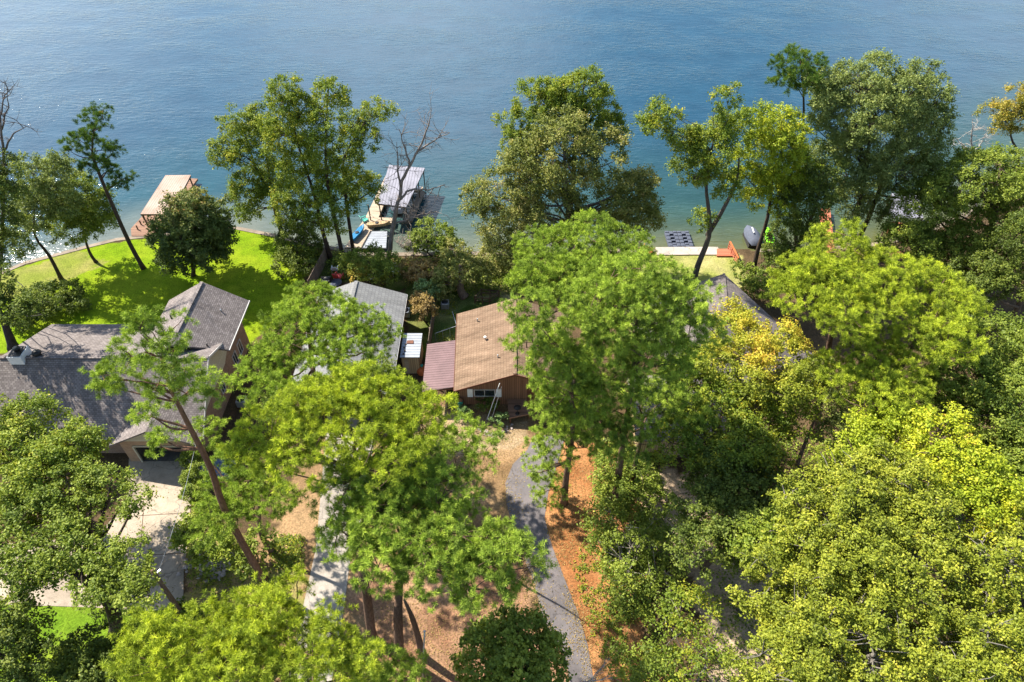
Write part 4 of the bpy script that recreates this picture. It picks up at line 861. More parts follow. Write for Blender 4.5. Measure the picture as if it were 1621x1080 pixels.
MB().lathe((-2.55, 46.2, 3.95), [(0, .09), (.35, .09), (.36, .17), (.45, .12)], 10).build('roof_vent', M['white'], b)
window(b, (-3.5, BY0), (-1.6, BY0), 1.25, 2.15, (0, -1), 'gutter', 1)
for x in (-4.15, -1.48):
    MB().box((x, BY0 - .06, 1.15), (x + .5, BY0 - .01, 2.25)).build('shutter', M['white'], b)
MB().box((1.4, BY0 - .05, .8), (2.3, BY0 - .01, 2.8)).build('door', M['trim'], b)
# lean-to carport with maroon roof
c = empty('carport', (-6.7, 44, 0), 'maroon metal carport roof leaning on the brown wooden house', 'carport')
MB().slab([(-8.25, 40.9, 2.55), (-5.3, 41.2, 2.85), (-5.45, 47.3, 2.85), (-8.3, 47.0, 2.55)], .08).build('roof', M['maroon'], c)
for x, y in ((-8.1, 41.1), (-8.1, 44), (-8.1, 46.8), (-6.2, 41.15)): MB().bar((x, y, 0), (x, y, 2.5), .12).build('post', M['trim'] if x < -7 else M['tanwall'], c)
for y_ in (41.1, 46.9): MB().bar((-8.1, y_, 2.42), (-5.4, y_ + .1, 2.6), .08, .14).build('beam', M['trim'], c)
# board fence before the carport
def fence(name, a, b2, h0, mat, label, cat='fence', post=2.2, t=.05, group=None):
    a = np.array(a, float); b2 = np.array(b2, float); L = np.linalg.norm(b2 - a); e = empty(name, (a[0], a[1], 0), label, cat, group)
    m = MB(); d = (b2 - a) / L; n = int(L / .16)
    for k in range(n):
        q0 = a + d * (k * L / n + .005); q1 = a + d * ((k + 1) * L / n - .008); hh = h0 + random.uniform(-.03, .03); nn = np.array([-d[1], d[0]]) * t / 2
        m.mesh([(*(q0 - nn), .03), (*(q1 - nn), .03), (*(q1 + nn), .03), (*(q0 + nn), .03), (*(q0 - nn), hh), (*(q1 - nn), hh), (*(q1 + nn), hh), (*(q0 + nn), hh)], [(4, 5, 6, 7), (0, 1, 5, 4), (1, 2, 6, 5), (2, 3, 7, 6), (3, 0, 4, 7)])
    m.build('boards', mat, e); k = 0
    while k * post < L + .1:
        q = a + d * min(k * post, L) + np.array([-d[1], d[0]]) * .09; MB().bar((*q, 0), (*q, h0 - .1), .1).build('post', mat, e); k += 1
    return e
fence('wooden_fence', P(709, 642)[:2], P(733, 644)[:2], 1.2, M['brownwall'], 'short brown board fence in front of the maroon carport')
fence('wooden_fence', P(493, 462)[:2], P(524, 402)[:2], 1.8, M['fencewood'], 'tall grey board fence running from the lakeside tree clump to the pine')
fence('wooden_fence', (-8.4, 48.0), P(693, 470)[:2], 1.8, M['fencewood'], 'brown board fence along the side yard of the tan roof house')
# deck with dish
d0 = [P(803, 619, .8), P(833, 613, .8), P(840, 655, .8), P(806, 662, .8)]
dk = empty('deck', tuple(d0[3][:2]) + (0,), 'brown wooden entry deck right of the shuttered window', 'deck')
MB().slab([tuple(q) for q in (d0[3], d0[2], (d0[1][0], 41.45, .8), (d0[0][0], 41.45, .8))], .16).build('platform', M['deckbrown'], dk)
for q in d0: MB().bar((q[0] + (.1 if q is d0[0] or q is d0[3] else -.15), min(q[1] + .1, 41.2), 0), (q[0] + (.1 if q is d0[0] or q is d0[3] else -.15), min(q[1] + .1, 41.2), .63), .12).build('post', M['trim'], dk)
q = P(819, 655, .8); um = empty('patio_heater', tuple(q), 'dark round topped stand on the brown entry deck', 'stand')
MB().lathe(tuple(q), [(0, .2), (.05, .2), (.06, .03), (.9, .03)], 12).build('pole', M['dark'], um); MB().lathe((q[0], q[1], q[2] + .88), [(0, .34), (.06, .3), (.1, .05)], 16).build('top', M['dark'], um)
# white poles leaning on the brown house
for k, (a_, b_) in enumerate((((771, 664), (791, 607)), ((779, 661), (794, 612)))):
    MB().bar(tuple(P(*a_, 0)), (PY(*b_, 40.45)[0], 40.45, PY(*b_, 40.45)[2]), .05 if k == 0 else .035).build('pole', M['white'], label=['white pole leaning on the brown house eave', 'thinner second pole leaning beside the white pole'][k], cat='pole')
# bins, ac units, small yard things
q = P(729, 643); bn = empty('rubbish_bin', q, 'teal plastic bin in shade by the brown board fence', 'bin'); MB().lathe(tuple(q), [(0, .2), (.6, .27), (.62, .29)], 12).build('body', M['teal'], bn); MB().lathe((q[0], q[1], .62), [(0, .3), (.06, .28), (.1, .05)], 12).build('lid', M['teal'], bn)
q = P(757, 645); MB().lathe(tuple(q), [(0, .05), (.1, .14), (.22, .16), (.34, .1), (.38, .02)], 12).build('garden_globe', M['white'], label='small white ball in the shaded front bed', cat='ornament')
def ac(px, py, label):
    q = P(px, py); e = empty('air_conditioner', q, label, 'air conditioner'); x, y = q[:2]
    MB().box((x - .42, y - .42, .08), (x + .42, y + .42, .85)).build('casing', M['galv'], e, bevel=.04); MB().lathe((x, y, .851), [(0, .36), (.03, .36), (.05, .1)], 16).build('fan_grille', M['dark'], e)
ac(385, 641, 'grey air conditioner beside the brick wall'); ac(705, 487, 'grey metal unit in the side yard of the tan roofed house'); ac(643, 500, 'pale unit against the wall of the plain grey roofed house')
q = P(669, 590); e = empty('covered_grill', q, 'orange red covered garden item between shed and carport', 'garden cover'); MB().lathe(tuple(q), [(0, .5), (.25, .58), (.6, .45), (.85, .2), (.9, .02)], 14).build('cover', M['orange'], e); MB().lathe((q[0], q[1], .88), [(0, .12), (.2, .16), (.22, .02)], 10).build('knob', M['teal'], e)
q = P(519, 452); e = empty('kettle_grill', q, 'black barrel grill by the grey board fence', 'grill')
MB().tube([(q[0] - .55, q[1], .9), (q[0] + .55, q[1], .9)], .33, 14).build('barrel', M['black'], e); MB().bar((q[0] - .4, q[1] - .36, .95), (q[0] + .4, q[1] - .36, .95), .05).build('handle', M['galv'], e)
for sx in (-.45, .45):
    for sy in (-.25, .25): MB().bar((q[0] + sx, q[1] + sy, 0), (q[0] + sx * .8, q[1] + sy * .5, .8), .05).build('leg', M['dark'], e)
def lawn_chair(px, py, mat, label, rz, s_=1.0, group=None):
    q = P(px, py); e = empty('lawn_chair', q, label, 'chair', group); cx, cy = q[0], q[1]
    def T(x, y, z): return (cx + (x * math.cos(rz) - y * math.sin(rz)) * s_, cy + (x * math.sin(rz) + y * math.cos(rz)) * s_, z * s_)
    m = MB(); m.mesh([T(-.28, -.3, .42), T(.28, -.3, .42), T(.28, .25, .36), T(-.28, .25, .36), T(-.28, -.3, .38), T(.28, -.3, .38), T(.28, .25, .32), T(-.28, .25, .32)], [(0, 1, 2, 3), (7, 6, 5, 4), (0, 4, 5, 1), (1, 5, 6, 2), (2, 6, 7, 3), (3, 7, 4, 0)]); m.build('seat', mat, e)
    m = MB(); m.mesh([T(-.28, .25, .36), T(.28, .25, .36), T(.25, .5, 1.0), T(-.25, .5, 1.0), T(-.28, .29, .35), T(.28, .29, .35), T(.25, .54, .99), T(-.25, .54, .99)], [(0, 1, 2, 3), (7, 6, 5, 4), (0, 4, 5, 1), (1, 5, 6, 2), (2, 6, 7, 3), (3, 7, 4, 0)]); m.build('backrest', mat, e)
    for sx in (-1, 1):
        MB().bar(T(sx * .33, -.35, .6), T(sx * .33, .35, .6), .09, .03).build('armrest', mat, e)
        MB().bar(T(sx * .33, -.3, 0), T(sx * .33, -.3, .58), .05).build('leg', mat, e); MB().bar(T(sx * .33, .3, 0), T(sx * .33, .3, .58), .05).build('leg', mat, e)
lawn_chair(537, 443, M['red'], 'red lawn chair behind the plain grey roof', 2.8, 1.3); lawn_chair(531, 430, M['white'], 'small white lawn chair left of the red chair', 3.2)
lawn_chair(627, 434, M['white'], 'white chair under the squat bushy tree', .4, 1.2); lawn_chair(590, 444, M['galv'], 'grey chair near the peak of the plain grey roof', .1)
lawn_chair(1026, 404, M['orange'], 'orange brown chair at the left end of the pale seawall cap', 1.2, 1.3, None); lawn_chair(1014, 405, M['deckred'], 'red brown chair behind the orange brown one', 1.3, 1.3)
q = P(533, 455); e = empty('patio_table', q, 'glass topped round table against the grey roof edge', 'table'); MB().lathe(tuple(q), [(0, .25), (.04, .25), (.06, .05), (.7, .05)], 12).build('leg', M['dark'], e); MB().lathe((q[0], q[1], .7), [(0, .7), (.03, .7)], 20).build('tabletop', M['bluegrey'], e)
# rails and stored timber behind the brown house
rf_ = empty('rail_fence', P(750, 480), 'dark post and rail pen behind the tan roof', 'fence')
for a_, b_ in (((752, 480), (775, 482)), ((762, 468), (790, 470)), ((752, 480), (762, 468)), ((775, 482), (790, 470))):
    A, B_ = P(*a_), P(*b_)
    for z in (.4, .85): MB().bar((A[0], A[1], z), (B_[0], B_[1], z), .07, .1).build('rail', M['post'], rf_)
for a_ in ((752, 480), (775, 482), (762, 468), (790, 470), (764, 481), (776, 469)): A = P(*a_); MB().bar((A[0], A[1], 0), (A[0], A[1], 1.05), .12).build('post', M['post'], rf_)
cl = empty('chain_fence', P(688, 545), 'thin grey wire fence behind the maroon carport', 'fence')
A, B_ = P(690, 540), P(724, 528)
MB().bar((A[0], A[1], 1.1), (B_[0], B_[1], 1.1), .04).build('rail', M['galv'], cl); MB().bar((B_[0], B_[1], 1.1), (B_[0] - .6, B_[1] + 2.2, 1.1), .04).build('rail', M['galv'], cl)
for t in np.linspace(0, 1, 4): q = A + (B_ - A) * t; MB().bar((q[0], q[1], 0), (q[0], q[1], 1.12), .05).build('post', M['galv'], cl)
# ---- hip roof house (right)
FC = np.array([22.9, 57.3]); ax = np.array([.43, -.903]); bx = np.array([-.903, -.43]); LA, LB = 13.5, 13.0
def H3(a_, b_, z): q = FC + ax * a_ + bx * b_; return (q[0], q[1], z)
h = empty('hip_roof_house', H3(LA / 2, LB / 2, 0), 'house with charcoal hip roof half hidden by the golden tree', 'house')
w = MB(); c4 = [(.5, .5), (LA - .5, .5), (LA - .5, LB - .5), (.5, LB - .5)]
for i in range(4):
    p0, p1 = c4[i], c4[(i + 1) % 4]; w.poly([H3(*p0, 0), H3(*p1, 0), H3(*p1, 2.95), H3(*p0, 2.95)])
w.build('wall', M['brick'], h)
zr = 5.9; ra, rb0, rb1 = LA / 2, LB * .44, LB * .56
r = MB(); A_, B2, C2, D2 = H3(0, 0, 3), H3(LA, 0, 3), H3(LA, LB, 3), H3(0, LB, 3); E2, F2 = H3(ra, rb0, zr), H3(ra, rb1, zr)
lo = [(x, y, z - .18) for x, y, z in (A_, B2, C2, D2)]
r.mesh([A_, B2, C2, D2, E2, F2] + lo, [(0, 4, 1), (1, 4, 5, 2), (2, 5, 3), (3, 5, 4, 0), (0, 1, 7, 6), (1, 2, 8, 7), (2, 3, 9, 8), (3, 0, 6, 9)]); r.build('roof', M['roof3'], h)
g2 = MB()
for a_, b_ in ((A_, E2), (B2, E2), (C2, F2), (D2, F2)): g2.bar((a_[0], a_[1], a_[2] + .03), (b_[0], b_[1], b_[2] + .03), .25, .05)
g2.build('ridge_cap', M['roof3'], h)
window(h, H3(.5, 4, 0)[:2], H3(.5, 5.4, 0)[:2], 1, 2.2, (-ax[0], -ax[1]))
e = empty('low_roof_house', P(1070, 650), 'low grey roofed outbuilding glimpsed under the golden and mid green trees', 'house')
q = P(1070, 645, 3); MB().box((q[0] - 3.5, q[1] - 3, 0), (q[0] + 5, q[1] + 3.4, 2.75)).build('wall', M['tanwall'], e)
m = MB(); gable(m, q[0] - 4, q[0] + 5.5, q[1] - 3.5, q[1] + 4, 2.8, 4.4, 'x', .15); m.build('roof', M['roof1'], e)
# ---------------------------------------------------------------- docks and boats
# left dock with rusty roof
zr1 = 2.15
e = empty('boat_dock', P(235, 350), 'brown wooden dock with long rusty white metal roof', 'dock')
A = [P(222, 339, zr1), P(270, 339, zr1), P(302, 277, zr1), P(262, 277.5, zr1)]
m = MB().slab([tuple(a) for a in A], .1); m.build('roof', M['dock1'], e)
F_ = [P(208, 373.5, .12), P(243, 374, .12), P(258, 356, .12), P(313, 283, .12), P(274, 281, .12), P(220, 348, .12), P(207, 362, .12)]
MB().slab([tuple(a) for a in F_], .25).build('deck', M['deckbrown'], e)
for i, (t, s_) in enumerate([(0.02, 0), (.02, 1), (.35, 1), (.68, 1), (.97, 1), (.35, 0), (.68, 0), (.97, 0)]):
    q = (A[0] + (A[3] - A[0]) * t) * (1 - s_) + (A[1] + (A[2] - A[1]) * t) * s_; q[0] += .15 if s_ == 0 else -.15
    MB().bar((q[0], q[1], -1.6), (q[0], q[1], zr1 - .1), .13).build('post', M['post'], e)
for t in np.linspace(0, 1, 6)[:5]:
    q = A[0] + (A[3] - A[0]) * t * .6; MB().bar((q[0] - .9, q[1] - .4, -1.6), (q[0] - .9, q[1] - .4, .75), .12).build('piling', M['post'], e)
MB().bar(tuple(A[0] + [0, .05, -.16]), tuple(A[1] + [0, .05, -.16]), .1, .16).bar(tuple(A[1] + [-.06, .1, -.17]), tuple(A[2] + [-.06, 0, -.17]), .1, .16).build('beam', M['post'], e)
def boat(name, c, L, W, rz, hull, deck, label, cat='boat', parts=True):
    e = empty(name, (c[0], c[1], c[2]), label, cat); cs, sn = math.cos(rz), math.sin(rz)
    T = lambda x, y, z: (c[0] + x * cs - y * sn, c[1] + x * sn + y * cs, c[2] + z)
    st = [(-.5, .36, .0), (-.4, .46, -.02), (0, .5, -.02), (.25, .42, .02), (.42, .2, .1), (.5, .015, .16)]; vv = []; ff = []
    for t, hw, z in st: vv += [T(t * L, -hw * W, .42 + z), T(t * L, -hw * W * .6, -.05 + z), T(t * L, 0, -.15 + z), T(t * L, hw * W * .6, -.05 + z), T(t * L, hw * W, .42 + z)]
    n = 5
    for i in range(len(st) - 1):
        for k in range(4): ff.append((i * n + k, i * n + k + 1, (i + 1) * n + k + 1, (i + 1) * n + k))
    ff.append((0, 1, 2, 3, 4)); MB().mesh(vv, ff, False).build('hull', hull, e)
    dv = [T(t * L, -hw * W * .93, .40 + z) for t, hw, z in st] + [T(t * L, hw * W * .93, .40 + z) for t, hw, z in st[::-1]]
    MB().poly(dv).build('deck', deck, e); return e, T
# grey roof dock
zr2 = 2.75
e = empty('boat_dock', P(600, 360), 'tan decked boat dock with pale grey ribbed metal roof behind the leafless tree', 'dock')
A = [P(597, 322, zr2), P(643, 328, zr2), P(672.5, 266, zr2), P(616, 261, zr2)]
MB().slab([tuple(a) for a in A], .1).build('roof', M['dock2'], e)
Dk = [P(560, 392, .14), P(574, 394, .14), P(594, 355, .14), P(612, 330, .14), P(606, 322, .14), P(590, 322, .14), P(575, 345, .14), P(548, 390, .14)]
MB().slab([tuple(a) for a in [P(545, 392, .14), P(573, 393, .14), P(596, 352, .14), P(628, 275, .14), P(612, 275, .14), P(578, 345, .14)]], .25).build('walkway', M['decktan'], e)
MB().slab([tuple(a) for a in [P(592, 352.5, .145), P(622, 353, .145), P(624, 345, .145), P(594, 344, .145)]], .25).build('finger_pier', M['decktan'], e)
MB().slab([tuple(a) for a in [P(640, 352, .145), P(652, 350, .145), P(673, 303, .145), P(664, 300, .145)]], .25).build('finger_pier', M['fencewood'], e)
MB().slab([tuple(a) for a in [P(628, 300, .143), P(666, 303, .143), P(670, 296, .143), P(632, 292, .143)]], .25).build('cross_pier', M['decktan'], e)
for t, s_ in [(.03, 0), (.03, 1), (.35, 1), (.68, 1), (.97, 1), (.35, 0), (.68, 0), (.97, 0)]:
    q = (A[0] + (A[3] - A[0]) * t) * (1 - s_) + (A[1] + (A[2] - A[1]) * t) * s_; q[0] += .15 if s_ == 0 else -.15
    MB().bar((q[0], q[1], -1.8), (q[0], q[1], zr2 - .1), .12).build('post', M['post'], e)
q = A[0]; MB().bar((q[0] - 1.2, q[1] + .2, -1.8), (q[0] - 1.2, q[1] + .2, 2.4), .12).build('post', M['post'], e)
MB().bar(tuple(A[1] + [-.06, .1, -.17]), tuple(A[2] + [-.06, 0, -.17]), .1, .16).bar(tuple(A[0] + [0, .05, -.16]), tuple(A[1] + [0, .05, -.16]), .1, .16).build('beam', M['post'], e)
sl_ = [P(573, 393.5, .1), P(611, 393.5, .1), P(613, 366, .1), P(588, 366, .1)]
e = empty('boat_ramp', tuple(sl_[0][:2]) + (0,), 'pale metal ramp sheet beside the tan dock walkway', 'ramp'); MB().slab([tuple(a) for a in sl_], .12).build('sheet', M['bluegrey' if 0 else 'whitemetal'], e)
MB().bar(tuple(sl_[0] + [0, -.05, .02]), tuple(sl_[1] + [0, -.05, .02]), .12).bar(tuple(sl_[0] + [-.08, 0, .03]), tuple(sl_[3] + [-.08, 0, .03]), .12).build('frame', M['dark'], e)
e, T = boat('motor_boat', P(628, 320, -.45), 5.2, 1.9, 1.75, M['white'], M['bluegrey'], 'white motor boat berthed under the pale grey dock roof')
MB().box((T(.2, 0, 0)[0] - .4, T(.2, 0, 0)[1] - .2, .0), (T(.2, 0, 0)[0] + .4, T(.2, 0, 0)[1] + .3, .45)).build('console', M['white'], e, bevel=.05)
bx_ = P(632, 342, .15); e = empty('storage_box', bx_, 'black mouthed pale storage box at the dock edge', 'box'); MB().box((bx_[0] - .6, bx_[1] - .4, .15), (bx_[0] + .5, bx_[1] + .4, .8)).build('body', M['dark'], e, bevel=.04); MB().box((bx_[0] - .64, bx_[1] - .44, .802), (bx_[0] + .54, bx_[1] + .44, .86)).build('lid', M['galv'], e)
e, T = boat('kayak', tuple(P(567, 371, .3)), 3.0, .8, 1.2, M['blue'], M['blue'], 'blue kayak lying on the tan dock walkway', 'kayak')
q = T(-.2, 0, .43); MB().lathe(q, [(-.02, .26), (.03, .26), (.04, .2)], 14).build('cockpit_rim', M['black'], e)
e, T = boat('kayak', tuple(P(600, 357, .3)), 2.8, .75, .15, M['tanwall'], M['tanwall'], 'tan yellow kayak lying across the dock corner', 'kayak'); q = T(-.2, 0, .43); MB().lathe(q, [(-.02, .24), (.03, .24), (.04, .2)], 14).build('cockpit_rim', M['black'], e)
# floating cube dock
e = empty('floating_dock', P(1075, 380, WZ), 'grey blue floating cube dock with two rows of holes', 'floating dock')
o = P(1060, 393.5, -.2); dxn = (P(1099, 393.5, -.2) - o) / 6; dyn = (P(1052, 366.5, -.2) - o) / 10
for s_ in (0, 1):
    m = MB()
    for i in range(3):
        for j in range(10):
            if i == 1 and j in (3, 5, 7): continue
            q = o + dxn * (i + s_ * 3 + .06 * s_) + dyn * j; a, b_ = dxn * .94, dyn * .94; top = -.12 + .05 * ((i + j) % 2); zc = [q, q + a, q + a + b_, q + b_]
            c_ = q + (a + b_) / 2
            ins = [(c_ + (z - c_) * .82) for z in zc]
            m.mesh([(*z[:2], -.75) for z in zc] + [(*z[:2], top - .07) for z in zc] + [(*z[:2], top) for z in ins], [(0, 1, 5, 4), (1, 2, 6, 5), (2, 3, 7, 6), (3, 0, 4, 7), (4, 5, 9, 8), (5, 6, 10, 9), (6, 7, 11, 10), (7, 4, 8, 11), (8, 9, 10, 11)])
    m.build('float_row', M['bluegrey'], e)
# red deck and stair rail
rd = [P(1135, 405, .2), P(1162, 405, .2), P(1162, 394, .2), P(1135, 394, .2)]
e = empty('wooden_deck', tuple(rd[0][:2]) + (0,), 'red stained deck beside the pale seawall cap with slanting rail', 'deck'); MB().slab([tuple(a) for a in rd], .25).build('platform', M['deckred'], e)
A, B_ = P(1152, 396, 0), P(1166, 419, 0)
rl = MB()
for z in (.25, .6, .95): rl.bar((A[0], A[1], z + .2), (B_[0], B_[1], z - .1), .06, .14)
rl.build('rail', M['deckred'], e)
for t in (0, .33, .66, 1): q = A + (B_ - A) * t; MB().bar((q[0], q[1], 0), (q[0], q[1], 1.25 - .3 * t), .12).build('post', M['deckred'], e)
MB().bar((A[0], A[1], 1.28), (B_[0], B_[1], .98), .18, .05).build('handrail', M['orange'], e)
# personal water craft
def craft(px, py, rz, mat, label, kind='jet_ski'):
    e, T = boat(kind, tuple(P(px, py, -.2)), 3.0, 1.15, rz, mat, mat, label, 'jet ski')
    s_ = MB(); s_.mesh([T(-1.2, -.22, .42), T(.1, -.2, .5), T(.1, .2, .5), T(-1.2, .22, .42), T(-1.15, -.15, .72), T(.0, -.13, .85), T(.0, .13, .85), T(-1.15, .15, .72)], [(4, 5, 6, 7), (0, 1, 5, 4), (1, 2, 6, 5), (2, 3, 7, 6), (3, 0, 4, 7)]); s_.build('seat', M['black'], e)
    MB().mesh([T(.15, -.3, .5), T(.95, -.22, .55), T(.95, .22, .55), T(.15, .3, .5), T(.2, -.12, .95), T(.6, -.1, .75), T(.6, .1, .75), T(.2, .12, .95)], [(4, 5, 6, 7), (0, 1, 5, 4), (1, 2, 6, 5), (2, 3, 7, 6), (3, 0, 4, 7)]).build('cowling', mat, e)
    MB().bar(T(.2, -.38, 1.0), T(.2, .38, 1.0), .05).build('handlebar', M['black'], e)
craft(1216, 377, 1.45, M['lime'], 'lime green and black jet ski behind the leaning yellow green tree')
cv = P(1191, 374, -.1); e = empty('covered_boat', cv, 'small craft under a blue grey cover left of the lime jet ski', 'boat')
m = MB(); rows = []
for t, hw, hh in ((-1.9, .75, .35), (-1.2, .9, .6), (0, .95, .95), (.8, .8, .8), (1.5, .5, .5), (2.0, .08, .25)):
    rows.append([(cv[0] + x * hw + t * -.1, cv[1] + t, z * hh + cv[2]) for x, z in ((-1, 0), (-.85, .45), (-.4, .9), (0, 1), (.4, .9), (.85, .45), (1, 0))])
vv = [p for r_ in rows for p in r_]; m.mesh(vv, [(i * 7 + k, i * 7 + k + 1, (i + 1) * 7 + k + 1, (i + 1) * 7 + k) for i in range(5) for k in range(6)] + [(6, 5, 4, 3, 2, 1, 0)], True); m.build('cover', M['bluegrey'], e)
MB().bar((cv[0] - .2, cv[1] - .6, cv[2] + .97), (cv[0] - .15, cv[1] + .5, cv[2] + .97), .14, .03).build('stripe', M['white'], e)
MB().mesh([(cv[0] - .9, cv[1] - 1.8, -.6), (cv[0] + .9, cv[1] - 1.8, -.6), (cv[0] + .9, cv[1] + 1, -.6), (cv[0], cv[1] + 1.9, -.6), (cv[0] - .9, cv[1] + 1, -.6)] + [(cv[0] - .8, cv[1] - 1.8, -.12), (cv[0] + .8, cv[1] - 1.8, -.12), (cv[0] + .8, cv[1] + 1, -.12), (cv[0], cv[1] + 1.8, -.12), (cv[0] - .8, cv[1] + 1, -.12)], [(0, 1, 6, 5), (1, 2, 7, 6), (2, 3, 8, 7), (3, 4, 9, 8), (4, 0, 5, 9)]).build('hull', M['dark'], e)
# red boathouse pier and far dock on the right
e = empty('pier', P(1308, 390), 'narrow red brown pier running out under the widest tree', 'pier')
MB().slab([tuple(P(1310, 400, .2)), tuple(P(1322, 400, .2)), tuple(P(1314, 330, .2)), tuple(P(1296, 330, .2))], .25).build('deck', M['deckred'], e)
for px, py in ((1312, 395), (1319, 395), (1303, 350), (1316, 350)): q = P(px, py, 0); MB().bar((q[0], q[1], -2), (q[0], q[1], -.06), .14).build('piling', M['post'], e)
e = empty('boat_dock', P(1440, 340), 'grey roofed dock glimpsed through the right shore trees', 'dock')
A = [P(1408, 345, 2.7), P(1462, 345, 2.7), P(1452, 306, 2.7), P(1412, 306, 2.7)]; MB().slab([tuple(a) for a in A], .1).build('roof', M['dock2'], e)
for a in A: q = a * .97 + sum(A) / 4 * .03; MB().bar((q[0], q[1], -2), (q[0], q[1], 2.6), .13).build('post', M['post'], e)
MB().slab([tuple(P(1405, 368, .2)), tuple(P(1440, 368, .2)), tuple(P(1432, 352, .2)), tuple(P(1405, 352, .2))], .2).build('deck', M['deckred'], e)
e = empty('red_deck', P(1430, 402), 'red deck patch between the lower green tree and the flat pine', 'deck'); MB().slab([tuple(P(1412, 408, .9)), tuple(P(1450, 408, .9)), tuple(P(1450, 398, .9)), tuple(P(1412, 398, .9))], .2).build('platform', M['deckred'], e)
# ---------------------------------------------------------------- utility pole, wires, rocks
B_ = P(291, 977); e = empty('utility_pole', B_, 'bare wooden utility pole at the foot of the concrete driveway', 'pole')
tp = PY(241, 903, B_[1]); MB().tube([tuple(B_), tuple(B_ + (tp - B_) * .5), tuple(tp)], [.19, .17, .14], 12).build('pole', M['polewood'], e)
MB().bar((tp[0] - .1, tp[1] + .15, tp[2] - .8), (tp[0] + .1, tp[1] + .45, tp[2] - .8), .1).build('bracket', M['galv'], e)
def wire(a, b_, label, sag=.5, r=.014):
    a, b_ = np.array(a), np.array(b_); n = 14
    MB().tube([tuple(a + (b_ - a) * t - np.array([0, 0, sag * 4 * t * (1 - t)])) for t in np.linspace(0, 1, n)], r, 5).build('wire', M['galv'], label=label, cat='wire')
wire(tp - [0, 0, .8], (-27.0, 36.2, 3.0), 'thin service wire from the utility pole to the brick house corner', .5)
wire(tp - [0, 0, 1.2], P(232, 975, 0), 'slack guy wire hanging from the utility pole', .3)
q = P(1046, 1040 - 1080 + 1010, 0)
e = empty('light_pole', P(669, 1075), 'thin grey metal pole at the bottom beside the forked trunks', 'pole'); bq = P(669, 1078); tq = PY(672, 1000, bq[1]); MB().tube([tuple(bq), tuple(tq)], .05, 8).build('pole', M['galv'], e); MB().lathe((tq[0], tq[1], tq[2]), [(0, .08), (.06, .08), (.1, .02)], 8).build('cap', M['galv'], e)
rg = random.Random(5)
def rock(x, y, r, mb):
    vv = []; n = 7
    for z, k in ((-.2, .8), (.25, 1), (.6, .62)):
        for i in range(n): a = 2 * math.pi * i / n; q = r * k * rg.uniform(.75, 1.2); vv.append((x + q * math.cos(a), y + q * math.sin(a), max(0, z * r * rg.uniform(.8, 1.2)) if z < 0 else z * r * rg.uniform(.8, 1.3)))
    ff = [(j * n + i, j * n + (i + 1) % n, (j + 1) * n + (i + 1) % n, (j + 1) * n + i) for j in range(2) for i in range(n)] + [tuple(2 * n + i for i in range(n))]
    mb.mesh(vv, ff)
mb = MB()
for k in range(230):
    q = P(rg.gauss(335, 17), rg.gauss(893, 11)); rock(q[0], q[1], rg.uniform(.07, .22), mb)
mb.build('rock_pile', M['rock'], kind='stuff', label='pile of small pale rocks beside the driveway', cat='rocks')
mb = MB()
for k in range(60):
    t = k / 60; q = P(752 + 60 * t + rg.gauss(0, 2), 668 + 22 * math.sin(t * 3) + rg.gauss(0, 2)); rock(q[0], q[1], rg.uniform(.07, .16), mb)
mb.build('border_stones', M['rock'], kind='stuff', label='loose stones edging the front bed of the brown house', cat='rocks')
q = P(345, 745); e = empty('tarp_pile', q, 'heap of blue grey tarps behind the narrow evergreens', 'tarp')
m = MB(); n = 12; vv = []; 
for j in range(n):
    for i in range(n): a, c_ = i / (n - 1) * 2 - 1, j / (n - 1) * 2 - 1; vv.append((q[0] + a * 1.6, q[1] + c_ * 1.2, max(.02, (1 - a * a) * (1 - c_ * c_) * .8 + rg.uniform(-.12, .12))))
m.mesh(vv, [(j * n + i, j * n + i + 1, (j + 1) * n + i + 1, (j + 1) * n + i) for j in range(n - 1) for i in range(n - 1)]); m.build('tarp', M['tarp'], e)
# driveway joints as shallow dark strips
jt = MB()
for a_, b_ in (((170, 820), (300, 812)), ((200, 881), (292, 876)), ((228, 800), (215, 960))):
    A, B_ = P(*a_), P(*b_); jt.bar((A[0], A[1], .031), (B_[0], B_[1], .031), .06, .008)
jt.build('driveway_joints', M['post'], kind='structure')

